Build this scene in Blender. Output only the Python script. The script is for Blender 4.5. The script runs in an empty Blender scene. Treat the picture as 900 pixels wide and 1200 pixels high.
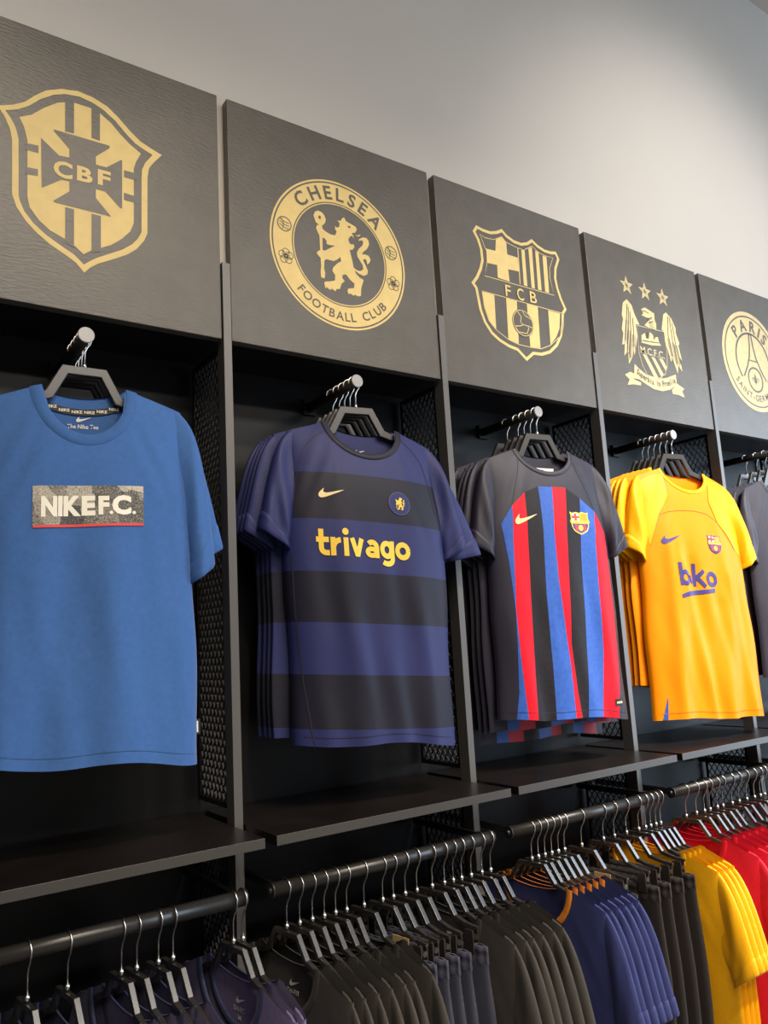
import bpy, bmesh, math, random
from mathutils import Vector, Matrix
from mathutils.geometry import tessellate_polygon

random.seed(7)
SC = bpy.context.scene
COL = SC.collection
pi = math.pi

# ------------------------------------------------------------------ camera
PITCH = 0.64          # width of one display bay
ZB = 2.15             # bottom edge of the crest boards above the floor
cam_data = bpy.data.cameras.new('camera')
cam = bpy.data.objects.new('camera', cam_data)
COL.objects.link(cam)
cam_data.sensor_fit = 'HORIZONTAL'
cam_data.sensor_width = 36.0
cam_data.lens = 922.008 * 36.0 / 900.0
cam_data.clip_start = 0.05
Rm = Matrix(((0.8242320433, -0.0494223371, -0.5640912793),
             (-0.5635888443, -0.1681058217, -0.8087694649),
             (-0.0548557509, 0.9845292608, -0.1664120828)))
cam.matrix_world = Matrix.Translation((-0.06375, -1.60036, 1.43905)) @ Rm.to_4x4()
SC.camera = cam

# ------------------------------------------------------------------ world, lights, exposure
SC.view_settings.view_transform = 'Standard'
SC.view_settings.look = 'None'
SC.view_settings.gamma = 1.0
SC.view_settings.use_curve_mapping = False
SC.view_settings.exposure = -0.12

world = bpy.data.worlds.new('shop_ambient')
SC.world = world
world.use_nodes = True
bg = world.node_tree.nodes['Background']
bg.inputs[0].default_value = (1.0, 0.93, 0.84, 1)
bg.inputs[1].default_value = 0.12


def add_spot(name, loc, target, energy, color, angle, blend=1.0, size=0.06):
    d = bpy.data.lights.new(name, 'SPOT')
    d.energy = energy
    d.color = color
    d.spot_size = math.radians(angle)
    d.spot_blend = blend
    d.shadow_soft_size = size
    o = bpy.data.objects.new(name, d)
    COL.objects.link(o)
    o.location = loc
    o.rotation_euler = (Vector(target) - Vector(loc)).to_track_quat('-Z', 'Y').to_euler()
    return o


def add_area(name, loc, target, energy, color, sx, sy):
    d = bpy.data.lights.new(name, 'AREA')
    d.shape = 'RECTANGLE'
    d.size = sx
    d.size_y = sy
    d.energy = energy
    d.color = color
    o = bpy.data.objects.new(name, d)
    COL.objects.link(o)
    o.location = loc
    o.rotation_euler = (Vector(target) - Vector(loc)).to_track_quat('-Z', 'Y').to_euler()
    return o


WARM = (1.0, 0.84, 0.64)
NEUT = (1.0, 0.93, 0.84)
COOL = (0.62, 0.80, 1.0)
# track spots under the ceiling in front of the bays, plus added fill for the rails
add_spot('track_and_fill_spot', (0.2, -2.3, 4.15), (0.30, 0.0, 1.45), 135, WARM, 50)
add_spot('track_and_fill_spot', (0.9, -2.3, 4.15), (1.00, 0.0, 1.45), 135, WARM, 48)
add_spot('track_and_fill_spot', (1.6, -2.3, 4.15), (1.65, 0.0, 1.40), 170, NEUT, 48)
add_spot('track_and_fill_spot', (2.4, -2.3, 4.15), (2.35, 0.0, 1.25), 520, NEUT, 44)
add_spot('track_and_fill_spot', (2.5, -2.6, 4.15), (2.75, 0.03, 2.50), 360, (1.0, 0.95, 0.89), 58, size=0.15)
add_spot('track_and_fill_spot', (3.0, -2.4, 4.15), (2.75, 0.0, 1.0), 240, NEUT, 50)
add_spot('track_and_fill_spot', (0.3, -2.5, 4.15), (0.50, -0.3, 0.75), 130, WARM, 28)  # from here on, fill spots added to brighten the rail garments
add_spot('track_and_fill_spot', (1.2, -2.5, 4.15), (1.15, -0.3, 0.75), 130, WARM, 28)
add_spot('track_and_fill_spot', (2.0, -2.5, 4.15), (2.05, -0.3, 0.72), 300, NEUT, 28)
# unseen panels added behind the camera for hanger glints; shop window far right
for yy in (-4.0, -6.0):
    add_area('glint_fill_panel', (1.6, yy, 4.3), (1.6, yy, 0), 185, NEUT, 6.0, 0.6)  # added light source, reflected as glints by the hanger legs
add_area('shop_window', (7.3, -3.0, 2.1), (2.6, 0.0, 2.1), 290, COOL, 3.2, 3.6)

# ------------------------------------------------------------------ materials
MATS = {}


def mat(name, color, rough=0.6, metallic=0.0, noise=None, bump=None, sheen=0.0, spec=0.5, coat=0.0):
    """noise=(scale, amount): brightness mottling; bump=(scale, strength, (sx,sy,sz))"""
    if name in MATS:
        return MATS[name]
    m = bpy.data.materials.new(name)
    m.use_nodes = True
    nt = m.node_tree
    b = nt.nodes['Principled BSDF']
    b.inputs['Base Color'].default_value = (*color, 1)
    b.inputs['Roughness'].default_value = rough
    b.inputs['Metallic'].default_value = metallic
    b.inputs['Specular IOR Level'].default_value = spec
    if sheen:
        b.inputs['Sheen Weight'].default_value = sheen
        b.inputs['Sheen Roughness'].default_value = 0.4
    if coat:
        b.inputs['Coat Weight'].default_value = coat
        b.inputs['Coat Roughness'].default_value = 0.25
    tc = nt.nodes.new('ShaderNodeTexCoord')
    if noise:
        n = nt.nodes.new('ShaderNodeTexNoise')
        n.inputs['Scale'].default_value = noise[0]
        n.inputs['Detail'].default_value = 4
        nt.links.new(tc.outputs['Object'], n.inputs['Vector'])
        r = nt.nodes.new('ShaderNodeValToRGB')
        a = noise[1]
        r.color_ramp.elements[0].position = 0.3
        r.color_ramp.elements[1].position = 0.7
        r.color_ramp.elements[0].color = tuple(c * (1 - a) for c in color) + (1,)
        r.color_ramp.elements[1].color = tuple(min(1, c * (1 + a)) for c in color) + (1,)
        nt.links.new(n.outputs['Fac'], r.inputs['Fac'])
        nt.links.new(r.outputs['Color'], b.inputs['Base Color'])
    if bump:
        n2 = nt.nodes.new('ShaderNodeTexNoise')
        n2.inputs['Scale'].default_value = bump[0]
        n2.inputs['Detail'].default_value = 3
        mp = nt.nodes.new('ShaderNodeMapping')
        mp.inputs['Scale'].default_value = bump[2] if len(bump) > 2 else (1, 1, 1)
        nt.links.new(tc.outputs['Object'], mp.inputs['Vector'])
        nt.links.new(mp.outputs['Vector'], n2.inputs['Vector'])
        bp = nt.nodes.new('ShaderNodeBump')
        bp.inputs['Strength'].default_value = bump[1]
        bp.inputs['Distance'].default_value = 0.002
        nt.links.new(n2.outputs['Fac'], bp.inputs['Height'])
        nt.links.new(bp.outputs['Normal'], b.inputs['Normal'])
    MATS[name] = m
    return m


def cloth(name, color, rough=0.75, sheen=0.15, noise=0.06, spec=0.3):
    return mat(name, color, rough, 0.0, (90, noise), (700, 0.25), sheen, spec)


def ramp_cloth(name, axis, lo, hi, stops, rough=0.6, sheen=0.1, spec=0.35, skew=0.0):
    """woven bands: a constant colour ramp along one object axis (metres lo..hi)"""
    if name in MATS:
        return MATS[name]
    m = cloth(name, stops[0][1], rough, sheen, 0.05, spec)
    nt = m.node_tree
    b = nt.nodes['Principled BSDF']
    tc = [n for n in nt.nodes if n.type == 'TEX_COORD'][0]
    sep = nt.nodes.new('ShaderNodeSeparateXYZ')
    nt.links.new(tc.outputs['Object'], sep.inputs[0])
    mr = nt.nodes.new('ShaderNodeMapRange')
    mr.inputs['From Min'].default_value = lo
    mr.inputs['From Max'].default_value = hi
    if skew:
        ma = nt.nodes.new('ShaderNodeMath')
        ma.operation = 'MULTIPLY_ADD'
        ma.inputs[1].default_value = skew
        nt.links.new(sep.outputs[0], ma.inputs[0])
        nt.links.new(sep.outputs[axis], ma.inputs[2])
        nt.links.new(ma.outputs[0], mr.inputs['Value'])
    else:
        nt.links.new(sep.outputs[axis], mr.inputs['Value'])
    r = nt.nodes.new('ShaderNodeValToRGB')
    r.color_ramp.interpolation = 'CONSTANT'
    els = r.color_ramp.elements
    while len(els) < len(stops):
        els.new(0.5)
    for e, (pos, c) in zip(els, stops):
        e.position = (pos - lo) / (hi - lo)
        e.color = (*c, 1)
    nt.links.new(mr.outputs['Result'], r.inputs['Fac'])
    nt.links.new(r.outputs['Color'], b.inputs['Base Color'])
    return m


M_BOARD = mat('board_black_paint', (0.088, 0.077, 0.063), 0.38, 0, (14, 0.10), (55, 0.35, (1, 1, 4)), spec=0.5)
M_GOLD = mat('gold_paint', (0.72, 0.53, 0.20), 0.5, 0, (30, 0.06), spec=0.4)
M_GOLDPALE = mat('pale_gold_paint', (0.56, 0.45, 0.23), 0.5, 0, (40, 0.10), spec=0.4)
M_WALL = mat('plaster_paint', (0.53, 0.49, 0.44), 0.38, 0, (3, 0.015), (200, 0.05), spec=0.4)
M_CEIL = mat('ceiling_paint', (0.45, 0.38, 0.33), 0.8)
M_FLOOR = mat('floor_concrete', (0.25, 0.23, 0.21), 0.5, 0, (4, 0.2))
M_BACK = mat('black_laminate', (0.010, 0.0095, 0.010), 0.4, 0, (6, 0.2), spec=0.3)
M_SHELF = mat('shelf_black_wood', (0.009, 0.0065, 0.006), 0.33, 0, (10, 0.25), (30, 0.25, (8, 1, 1)))
M_SHELFEDGE = mat('shelf_edge_band', (0.055, 0.050, 0.046), 0.35)
M_POST = mat('grey_powder_coat', (0.125, 0.118, 0.112), 0.4, 0.3)
M_MESH = mat('dark_metal_mesh', (0.020, 0.018, 0.017), 0.4, 0.5)
M_RAIL = mat('black_tube_metal', (0.035, 0.032, 0.030), 0.32, 0.4)
M_CAP = mat('cap_satin_grey', (0.33, 0.32, 0.31), 0.4, 0.2)
M_WIRE = mat('steel_wire', (0.62, 0.59, 0.55), 0.28, 1.0)
M_HANG = mat('black_hanger_plastic', (0.034, 0.030, 0.027), 0.34, spec=0.8, coat=0.25)
M_HANGR = mat('glossy_black_hanger', (0.024, 0.021, 0.019), 0.24, spec=1.0, coat=1.0)
M_CLIP = mat('clip_dark_metal', (0.20, 0.17, 0.15), 0.3, 0.9)


# ------------------------------------------------------------------ mesh helpers
def link(me, name, m, parent=None, smooth=False):
    o = bpy.data.objects.new(name, me)
    COL.objects.link(o)
    if m is not None and len(me.materials) == 0:
        me.materials.append(m)
    if smooth:
        me.polygons.foreach_set('use_smooth', [True] * len(me.polygons))
    if parent is not None:
        o.parent = parent
    return o


def mesh_pd(name, verts, faces):
    me = bpy.data.meshes.new(name)
    me.from_pydata([tuple(v) for v in verts], [], faces)
    me.update()
    return me


def bm_obj(name, bm, m, parent=None, smooth=False):
    bmesh.ops.recalc_face_normals(bm, faces=bm.faces[:])
    me = bpy.data.meshes.new(name)
    bm.to_mesh(me)
    bm.free()
    return link(me, name, m, parent, smooth)


def add_box(bm, x0, x1, y0, y1, z0, z1, bevel=0.0):
    t = bmesh.new()
    vs = [t.verts.new((x, y, z)) for x in (x0, x1) for y in (y0, y1) for z in (z0, z1)]
    for f in ((0, 1, 3, 2), (4, 6, 7, 5), (0, 4, 5, 1), (2, 3, 7, 6), (0, 2, 6, 4), (1, 5, 7, 3)):
        t.faces.new([vs[i] for i in f])
    if bevel:
        bmesh.ops.bevel(t, geom=t.edges[:], offset=bevel, segments=2, profile=0.5, affect='EDGES')
    me = bpy.data.meshes.new('tmp')
    t.to_mesh(me)
    t.free()
    bm.from_mesh(me)
    bpy.data.meshes.remove(me)


def box_obj(name, x0, x1, y0, y1, z0, z1, m, parent=None, bevel=0.0):
    bm = bmesh.new()
    add_box(bm, x0, x1, y0, y1, z0, z1, bevel)
    return bm_obj(name, bm, m, parent)


def add_tube(bm, pts, r, n=8, caps=True, flat=None):
    """round tube along a polyline; flat=(a,b) half sizes for a rectangular bar whose b lies along flat_axis"""
    pts = [Vector(p) for p in pts]
    rings = []
    up = None
    for i, p in enumerate(pts):
        a = pts[max(0, i - 1)]
        b = pts[min(len(pts) - 1, i + 1)]
        t = (b - a).normalized()
        if up is None:
            up = Vector((0, 0, 1)) if abs(t.z) < 0.9 else Vector((1, 0, 0))
        s = t.cross(up)
        if s.length < 1e-6:
            s = t.orthogonal()
        s.normalize()
        u = s.cross(t).normalized()
        up = u
        rr = r[i] if isinstance(r, (list, tuple)) else r
        rings.append([bm.verts.new(p + s * math.cos(2 * pi * k / n) * rr + u * math.sin(2 * pi * k / n) * rr) for k in range(n)])
    for A, B in zip(rings, rings[1:]):
        for k in range(n):
            bm.faces.new((A[k], A[(k + 1) % n], B[(k + 1) % n], B[k]))
    if caps:
        bm.faces.new(rings[0][::-1])
        bm.faces.new(rings[-1])


def empty(name, loc=(0, 0, 0), rz=0.0):
    o = bpy.data.objects.new(name, None)
    COL.objects.link(o)
    o.location = loc
    o.rotation_euler = (0, 0, rz)
    o.empty_display_size = 0.05
    return o


def tag(o, label, cat, group=None):
    o['label'] = label
    o['category'] = cat
    if group:
        o['group'] = group
    return o


def structure(o):
    o['kind'] = 'structure'
    return o


def copy_tree(root):
    r = root.copy()
    COL.objects.link(r)
    for ch in list(root.children):
        c = ch.copy()
        COL.objects.link(c)
        c.parent = r
        for g in list(ch.children):
            d = g.copy()
            COL.objects.link(d)
            d.parent = c
    return r


# ------------------------------------------------------------------ flat shapes (2-D outlines -> triangles)
def tess(loops):
    """loops: list of 2-D loops, first outer then holes -> verts, tris"""
    vv = [[Vector((p[0], p[1], 0)) for p in l] for l in loops]
    flat = [p for l in loops for p in l]
    tris = tessellate_polygon(vv)
    return [tuple(p) for p in flat], [tuple(t) for t in tris]


def ring_shape(outer, inner):
    n = len(outer)
    if len(inner) == n:
        v = list(outer) + list(inner)
        return v, [(i, (i + 1) % n, n + (i + 1) % n, n + i) for i in range(n)]
    return tess([outer, inner])


def inset(poly, d):
    """offset a closed outline inward by d (either winding)"""
    n = len(poly)
    area = sum(poly[i][0] * poly[(i + 1) % n][1] - poly[(i + 1) % n][0] * poly[i][1] for i in range(n))
    sg = 1 if area > 0 else -1
    out = []
    for i in range(n):
        p0 = Vector(poly[i - 1]); p = Vector(poly[i]); p1 = Vector(poly[(i + 1) % n])
        a = (p - p0); b = (p1 - p)
        if a.length < 1e-9: a = b
        if b.length < 1e-9: b = a
        a = a.normalized(); b = b.normalized()
        na = Vector((-a.y, a.x)) * sg
        nb = Vector((-b.y, b.x)) * sg
        m = na + nb
        if m.length < 1e-4:
            m = na
        m = m.normalized()
        k = d / max(0.35, m.dot(na))
        out.append((p.x + m.x * k, p.y + m.y * k))
    return out


def stroke(pts, w, closed=False):
    """thin line of width w along a 2-D polyline"""
    n = len(pts)
    L, R = [], []
    for i in range(n):
        if closed:
            a, b = Vector(pts[i - 1]), Vector(pts[(i + 1) % n])
        else:
            a, b = Vector(pts[max(0, i - 1)]), Vector(pts[min(n - 1, i + 1)])
        t = (b - a).normalized()
        nn = Vector((-t.y, t.x)) * w / 2
        p = Vector(pts[i])
        L.append(tuple(p + nn)); R.append(tuple(p - nn))
    v = L + R
    f = [(i, i + 1, n + i + 1, n + i) for i in range(n - 1)]
    if closed:
        f.append((n - 1, 0, n, 2 * n - 1))
    return v, f


def circle2(cx, cz, r, n=64, rz=None, a0=0.0):
    rz = r if rz is None else rz
    return [(cx + r * math.cos(2 * pi * i / n + a0), cz + rz * math.sin(2 * pi * i / n + a0)) for i in range(n)]


def smooth_closed(pts, sub=3):
    """Catmull-Rom resample of a closed outline"""
    n = len(pts)
    out = []
    for i in range(n):
        p0, p1, p2, p3 = (Vector(pts[(i + k) % n]) for k in (-1, 0, 1, 2))
        for s in range(sub):
            t = s / sub
            q = 0.5 * ((2 * p1) + (p2 - p0) * t + (2 * p0 - 5 * p1 + 4 * p2 - p3) * t * t + (3 * p1 - p0 - 3 * p2 + p3) * t ** 3)
            out.append((q.x, q.y))
    return out


def merge(shapes):
    V, F = [], []
    for v, f in shapes:
        o = len(V)
        V += list(v)
        F += [tuple(i + o for i in q) for q in f]
    return V, F


def xf(shape, sx=1, sz=1, dx=0, dz=0, rot=0, shear=0):
    v, f = shape
    c, s = math.cos(rot), math.sin(rot)
    o = []
    for x, z in v:
        x = x * sx + shear * z
        z = z * sz
        o.append((c * x - s * z + dx, s * x + c * z + dz))
    return o, f


_glyph = {}


def glyphs(text, bold=0.0, spacing=1.0):
    """letters from the built-in font as a flat shape, cap height scaled to about 1, left aligned at 0"""
    key = (text, bold, spacing)
    if key in _glyph:
        return _glyph[key]
    cu = bpy.data.curves.new('txt', 'FONT')
    cu.body = text
    cu.size = 1.0
    cu.resolution_u = 3
    cu.offset = bold
    cu.space_character = spacing
    cu.fill_mode = 'FRONT'
    o = bpy.data.objects.new('txt', cu)
    COL.objects.link(o)
    dg = bpy.context.evaluated_depsgraph_get()
    me = bpy.data.meshes.new_from_object(o.evaluated_get(dg))
    bpy.data.objects.remove(o)
    bpy.data.curves.remove(cu)
    v = [(p.co.x, p.co.y) for p in me.vertices]
    f = [tuple(p.vertices) for p in me.polygons]
    bpy.data.meshes.remove(me)
    _glyph[key] = (v, f)
    return _glyph[key]


def fit_text(text, x0, x1, z0, z1, bold=0.0, spacing=1.0, rot=0.0):
    """text stretched into the box x0..x1, z0..z1"""
    v, f = glyphs(text, bold, spacing)
    ax, bx = min(p[0] for p in v), max(p[0] for p in v)
    az, bz = min(p[1] for p in v), max(p[1] for p in v)
    kx, kz = (x1 - x0) / (bx - ax), (z1 - z0) / (bz - az)
    cx, cz = (x0 + x1) / 2, (z0 + z1) / 2
    c, s = math.cos(rot), math.sin(rot)
    o = []
    for x, z in v:
        X, Z = (x - (ax + bx) / 2) * kx, (z - (az + bz) / 2) * kz
        o.append((cx + c * X - s * Z, cz + s * X + c * Z))
    return o, f


def arc_text(text, cx, cz, r, h, a0, a1, bold=0.0, inside=False):
    """letters of height h on a circle from angle a0 to a1 (degrees, 90 = top); inside=True reads along the bottom"""
    shapes = []
    wid = []
    for ch in text:
        if ch == ' ':
            wid.append(0.35)
        else:
            v, _ = glyphs(ch, bold)
            wid.append(max(p[0] for p in v) - min(p[0] for p in v) + 0.16)
    tot = sum(wid)
    acc = 0
    cap = 0.70
    for ch, w in zip(text, wid):
        t = (acc + w / 2) / tot
        acc += w
        if ch == ' ':
            continue
        a = math.radians(a0 + (a1 - a0) * t)
        v, f = glyphs(ch, bold)
        mx = (max(p[0] for p in v) + min(p[0] for p in v)) / 2
        k = h / cap
        rot = a - pi / 2 if not inside else a + pi / 2
        shapes.append(xf(([((x - mx), z - cap / 2) for x, z in v], f), k, k, cx + r * math.cos(a), cz + r * math.sin(a), rot))
    return merge(shapes)


def flat_print(name, shape, m, parent, y, mm=0.001):
    """a printed shape lying on an upright board (local x, z); y is the board front"""
    v, f = shape
    me = mesh_pd(name, [(p[0] * mm, y, p[1] * mm) for p in v], f)
    bm = bmesh.new()
    bm.from_mesh(me)
    for fc in bm.faces:
        if fc.normal.y > 0:
            fc.normal_flip()
    bm.to_mesh(me)
    bm.free()
    return link(me, name, m, parent)


SWOOSH = [(0.00, 0.11), (0.02, 0.03), (0.09, -0.01), (0.20, 0.005), (0.45, 0.10), (1.0, 0.36), (0.62, 0.265), (0.40, 0.215), (0.28, 0.20),
          (0.215, 0.215), (0.19, 0.25), (0.20, 0.31), (0.225, 0.385), (0.12, 0.29), (0.04, 0.20)]
EMBLEM = {
'cbf_out': [[-175.8,412.0],[-158.2,418.7],[-141.0,426.5],[-120.2,440.0],[-99.1,464.0],[-77.6,484.1],[-48.2,499.2],[-14.1,507.3],[16.9,504.5],[48.7,494.0],[72.8,475.7],[97.3,452.6],[122.1,433.9],[147.2,424.1],[170.6,416.8],[151.2,390.9],[140.6,373.7],[137.2,349.9],[136.8,282.1],[136.5,215.3],[129.4,195.8],[113.1,171.8],[93.0,153.7],[57.7,132.1],[30.9,117.0],[15.8,105.0],[2.8,90.3],[-14.0,108.2],[-36.1,121.2],[-65.1,136.4],[-90.2,154.2],[-111.5,174.8],[-129.3,200.2],[-138.4,226.0],[-139.7,287.0],[-141.1,348.7],[-145.0,368.2],[-154.1,390.0],[-164.8,407.0]],
'cbf_in': [[-155.2,408.5],[-144.2,413.0],[-130.4,419.9],[-109.4,436.4],[-88.2,459.6],[-62.8,479.4],[-40.5,489.8],[-10.1,495.4],[17.0,491.1],[40.7,482.0],[64.8,465.9],[89.1,442.0],[109.6,425.0],[130.4,416.1],[149.2,409.6],[132.3,384.7],[125.2,366.5],[123.9,345.7],[123.6,278.3],[123.4,214.0],[115.2,196.4],[103.1,180.1],[81.1,161.5],[53.8,145.1],[27.0,128.7],[12.0,116.6],[1.9,107.9],[-17.9,125.8],[-43.6,138.7],[-72.5,154.9],[-97.5,174.6],[-115.4,196.1],[-124.5,217.9],[-126.4,229.6],[-127.7,290.9],[-129.0,352.9],[-134.7,376.1],[-143.8,393.8]],
'cbf_field': [[-128.3,402.9],[-105.5,416.4],[-80.6,442.1],[-55.2,463.5],[-39.5,470.8],[-21.4,476.4],[15.2,476.9],[32.9,471.4],[56.8,456.2],[76.9,436.3],[97.3,419.3],[122.8,404.4],[111.6,380.2],[106.6,362.7],[106.4,231.3],[99.1,209.6],[81.1,187.4],[57.6,166.2],[36.4,154.3],[17.4,144.0],[1.4,130.7],[-18.1,146.5],[-35.8,155.6],[-65.6,167.0],[-87.2,183.7],[-105.1,207.2],[-109.8,230.5],[-112.1,354.6],[-119.1,383.8]],
'cbf_dark': [[[-39.6,476.1],[-21.5,483.0],[-20.7,403.0],[-38.7,401.9]],[[-36.6,227.2],[-18.9,227.3],[-18.0,140.3],[-35.7,148.2]],[[15.1,483.6],[32.8,476.8],[33.2,405.2],[15.7,405.7]],[[16.9,227.8],[36.0,227.6],[36.4,145.8],[17.5,138.9]],[[-114.8,348.2],[-90.7,350.2],[-90.4,333.3],[-114.6,333.6]],[[-113.8,294.2],[-90.9,296.6],[-90.6,281.2],[-113.5,278.9]],[[85.1,351.2],[111.5,351.7],[111.5,335.0],[85.1,334.7]],[[85.1,297.0],[111.4,295.6],[111.3,280.0],[85.1,280.2]]],
'cbf_cross': [[-60.9,398.3],[53.8,399.8],[53.8,394.5],[24.8,364.7],[25.0,345.0],[47.2,345.7],[79.0,373.9],[81.0,374.6],[81.1,257.9],[77.1,258.1],[45.5,288.0],[25.3,287.5],[25.4,266.8],[57.4,232.0],[-59.3,232.3],[-59.4,235.2],[-28.6,265.5],[-28.8,288.8],[-45.5,287.0],[-83.1,257.2],[-86.0,370.1],[-50.6,341.6],[-29.5,343.5],[-29.7,363.8],[-60.9,394.8]],
'cbf_txt': [[-60.4,308.6],[56.0,311.0],[-60.7,329.7],[-56.5,288.6],[55.9,339.6],[56.0,302.2]],
'che_c': [1.3740551194164325,290.9079163495654,204.15904256872258],
'che_balls': [[-160.8,332.8],[162.4,336.1]],
'che_roses': [[-159.2,247.1],[164.3,247.6]],
'lion': [[-66.7,355.8],[-70.0,346.0],[-65.3,336.2],[-60.9,328.5],[-60.7,308.5],[-60.4,288.7],[-70.2,280.7],[-70.9,276.1],[-64.9,269.9],[-60.3,266.7],[-59.7,244.8],[-62.1,228.9],[-61.2,213.9],[-51.1,212.9],[-48.7,227.7],[-51.4,240.2],[-49.4,262.8],[-42.5,267.8],[-30.6,267.4],[-20.9,267.6],[-10.9,274.5],[-1.2,283.6],[1.6,273.1],[-11.5,263.2],[-24.3,249.0],[-27.2,239.4],[-19.3,230.2],[-20.1,214.6],[-33.5,209.3],[-51.5,204.1],[-52.6,197.3],[-49.4,186.0],[-46.3,191.1],[-35.9,184.7],[-32.1,189.9],[-19.9,184.9],[-17.2,192.1],[-6.7,194.5],[-1.0,210.1],[9.2,219.1],[1.6,227.4],[4.0,235.7],[14.0,239.2],[25.6,227.4],[38.8,219.2],[36.8,206.4],[19.3,201.4],[15.7,193.9],[19.6,184.8],[23.5,189.0],[34.3,184.7],[38.3,188.9],[48.0,185.4],[57.0,189.6],[59.6,212.6],[68.6,236.1],[56.2,240.1],[44.3,249.7],[42.2,257.1],[54.3,250.9],[69.2,247.6],[81.1,255.0],[83.6,265.8],[76.3,281.2],[69.4,292.1],[74.8,298.0],[81.0,294.9],[82.8,282.8],[91.0,291.7],[94.2,300.5],[88.3,309.4],[75.6,310.8],[67.8,307.7],[70.8,315.3],[84.3,328.0],[91.6,341.4],[91.0,352.8],[84.9,359.4],[73.4,358.6],[61.5,350.8],[58.6,344.3],[70.3,349.7],[73.8,343.7],[69.3,333.3],[58.5,322.5],[51.5,310.4],[52.1,299.2],[59.1,289.5],[67.3,279.0],[69.1,266.9],[59.8,259.0],[49.8,258.9],[38.9,264.2],[36.1,281.6],[32.1,298.7],[29.1,311.6],[38.0,313.8],[44.8,323.5],[42.7,331.0],[35.0,327.9],[29.0,332.0],[26.5,340.4],[32.5,350.0],[40.3,354.4],[42.8,347.1],[43.9,353.1],[38.2,361.8],[48.4,364.6],[55.3,375.7],[52.0,382.9],[37.1,386.8],[22.3,390.8],[16.6,400.6],[8.9,393.9],[6.0,387.3],[-3.9,385.7],[1.9,378.2],[0.1,368.6],[-7.4,364.3],[-12.1,368.2],[-12.7,357.2],[-8.0,353.9],[-13.5,341.1],[-26.9,339.8],[-41.1,343.8],[-50.4,349.1],[-52.3,358.7]],
'lion_staff': [[-76.2,380.0],[-71.0,391.5],[-62.4,396.9],[-51.8,395.9],[-43.7,389.2],[-39.5,378.0],[-42.3,368.2],[-49.9,359.1],[-59.6,356.5],[-69.9,362.8]],
'lion_dark': [[[-52.1,324.1],[-53.2,290.5],[-47.4,289.8],[-16.3,311.2],[-26.0,309.8],[-36.9,309.2],[-41.5,311.3],[-40.0,317.3],[-45.7,323.6]],[[-62.1,379.5],[-58.3,384.6],[-54.1,381.8],[-55.1,375.2],[-59.9,374.5]],[[26.1,377.3],[30.4,379.9],[36.6,377.9],[32.6,373.6]]],
'lion_whisk': [[48.2,361.1],[54.3,358.1],[63.5,364.1],[66.6,363.7],[60.6,357.5],[52.9,356.2]],
'fcb_out': [[-155.4,507.4],[-128.7,502.4],[-100.1,502.5],[-75.3,510.0],[-50.4,523.8],[-31.3,509.3],[-2.5,499.2],[27.6,498.0],[54.3,507.4],[77.0,524.2],[101.5,510.4],[132.2,502.1],[159.1,502.8],[184.2,508.4],[197.5,484.6],[178.9,446.4],[173.4,412.6],[178.5,381.4],[190.4,347.6],[207.8,315.0],[192.7,295.8],[186.1,254.6],[173.0,216.4],[149.6,180.7],[114.2,151.2],[76.2,137.1],[40.3,134.0],[7.3,108.5],[-28.9,134.9],[-62.3,139.5],[-99.0,151.4],[-129.9,169.6],[-154.5,199.7],[-169.1,237.1],[-176.0,283.5],[-178.8,301.4],[-192.4,316.0],[-172.7,339.9],[-155.9,370.0],[-146.1,398.8],[-147.4,432.5],[-156.3,460.6],[-171.5,485.0]],
'fcb_line': [[-144.0,481.0],[-121.9,475.4],[-88.2,478.6],[-52.2,497.8],[-34.1,483.0],[10.0,476.8],[40.7,478.7],[76.7,500.0],[103.6,484.7],[129.6,481.1],[167.3,482.4],[147.2,442.9],[144.6,410.0],[155.9,352.2],[-137.0,350.1],[-125.1,388.8],[-123.7,434.8],[-135.0,462.4]],
'fcb_line2': [[-153.8,298.8],[191.9,297.7],[179.5,245.4],[162.0,214.4],[117.6,178.2],[73.8,158.9],[27.9,156.1],[-20.6,156.2],[-61.9,164.8],[-108.5,185.8],[-135.0,210.2],[-149.6,248.6]],
'fcb_gold': [[[-79.3,480.9],[-52.2,497.8],[-36.2,486.4],[-36.0,443.5],[10.2,443.3],[7.5,397.6],[-38.0,394.5],[-36.0,354.5],[-84.3,356.7],[-82.4,397.3],[-125.5,394.4],[-124.6,440.3],[-84.8,442.8]],[[26.5,479.0],[40.8,479.9],[39.0,356.0],[23.9,356.5]],[[58.6,487.3],[74.6,495.4],[71.2,355.4],[56.9,356.1]],[[88.4,488.9],[102.5,484.4],[100.8,356.1],[85.2,355.7]],[[119.7,478.7],[137.3,479.0],[133.9,355.4],[116.4,354.7]],[[10.0,476.8],[13.6,476.9],[9.7,356.0],[6.3,356.4]],[[-153.8,298.8],[-104.7,298.4],[-108.5,186.6],[-134.9,211.0],[-149.6,248.6]],[[-56.8,298.2],[-12.8,298.2],[-20.4,158.1],[-61.8,165.6]],[[29.6,297.5],[76.5,297.7],[71.5,160.7],[28.0,157.3]],[[122.0,295.3],[175.2,294.3],[165.7,242.7],[148.3,211.9],[117.8,179.8]]],
'fcb_ball': [[5.0,229.1],[-36.3,221.0],[47.2,237.4]],
'fcb_txt': [[-59.3,320.5],[76.5,327.1],[-52.4,339.2],[-56.2,304.1]],
'fcb_arcs': [[[-14.5,261.4],[-1.1,248.9],[-5.9,228.9],[5.9,223.6]],[[5.9,223.6],[23.3,223.1],[27.5,216.3],[17.8,197.2]],[[5.9,223.6],[-9.8,216.7],[-32.3,212.4]],[[3.9,271.0],[14.6,255.9],[43.7,246.3]],[[25.9,223.6],[45.6,219.7]],[[-32.3,212.4],[-17.0,196.4],[17.8,197.2]]],
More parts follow.
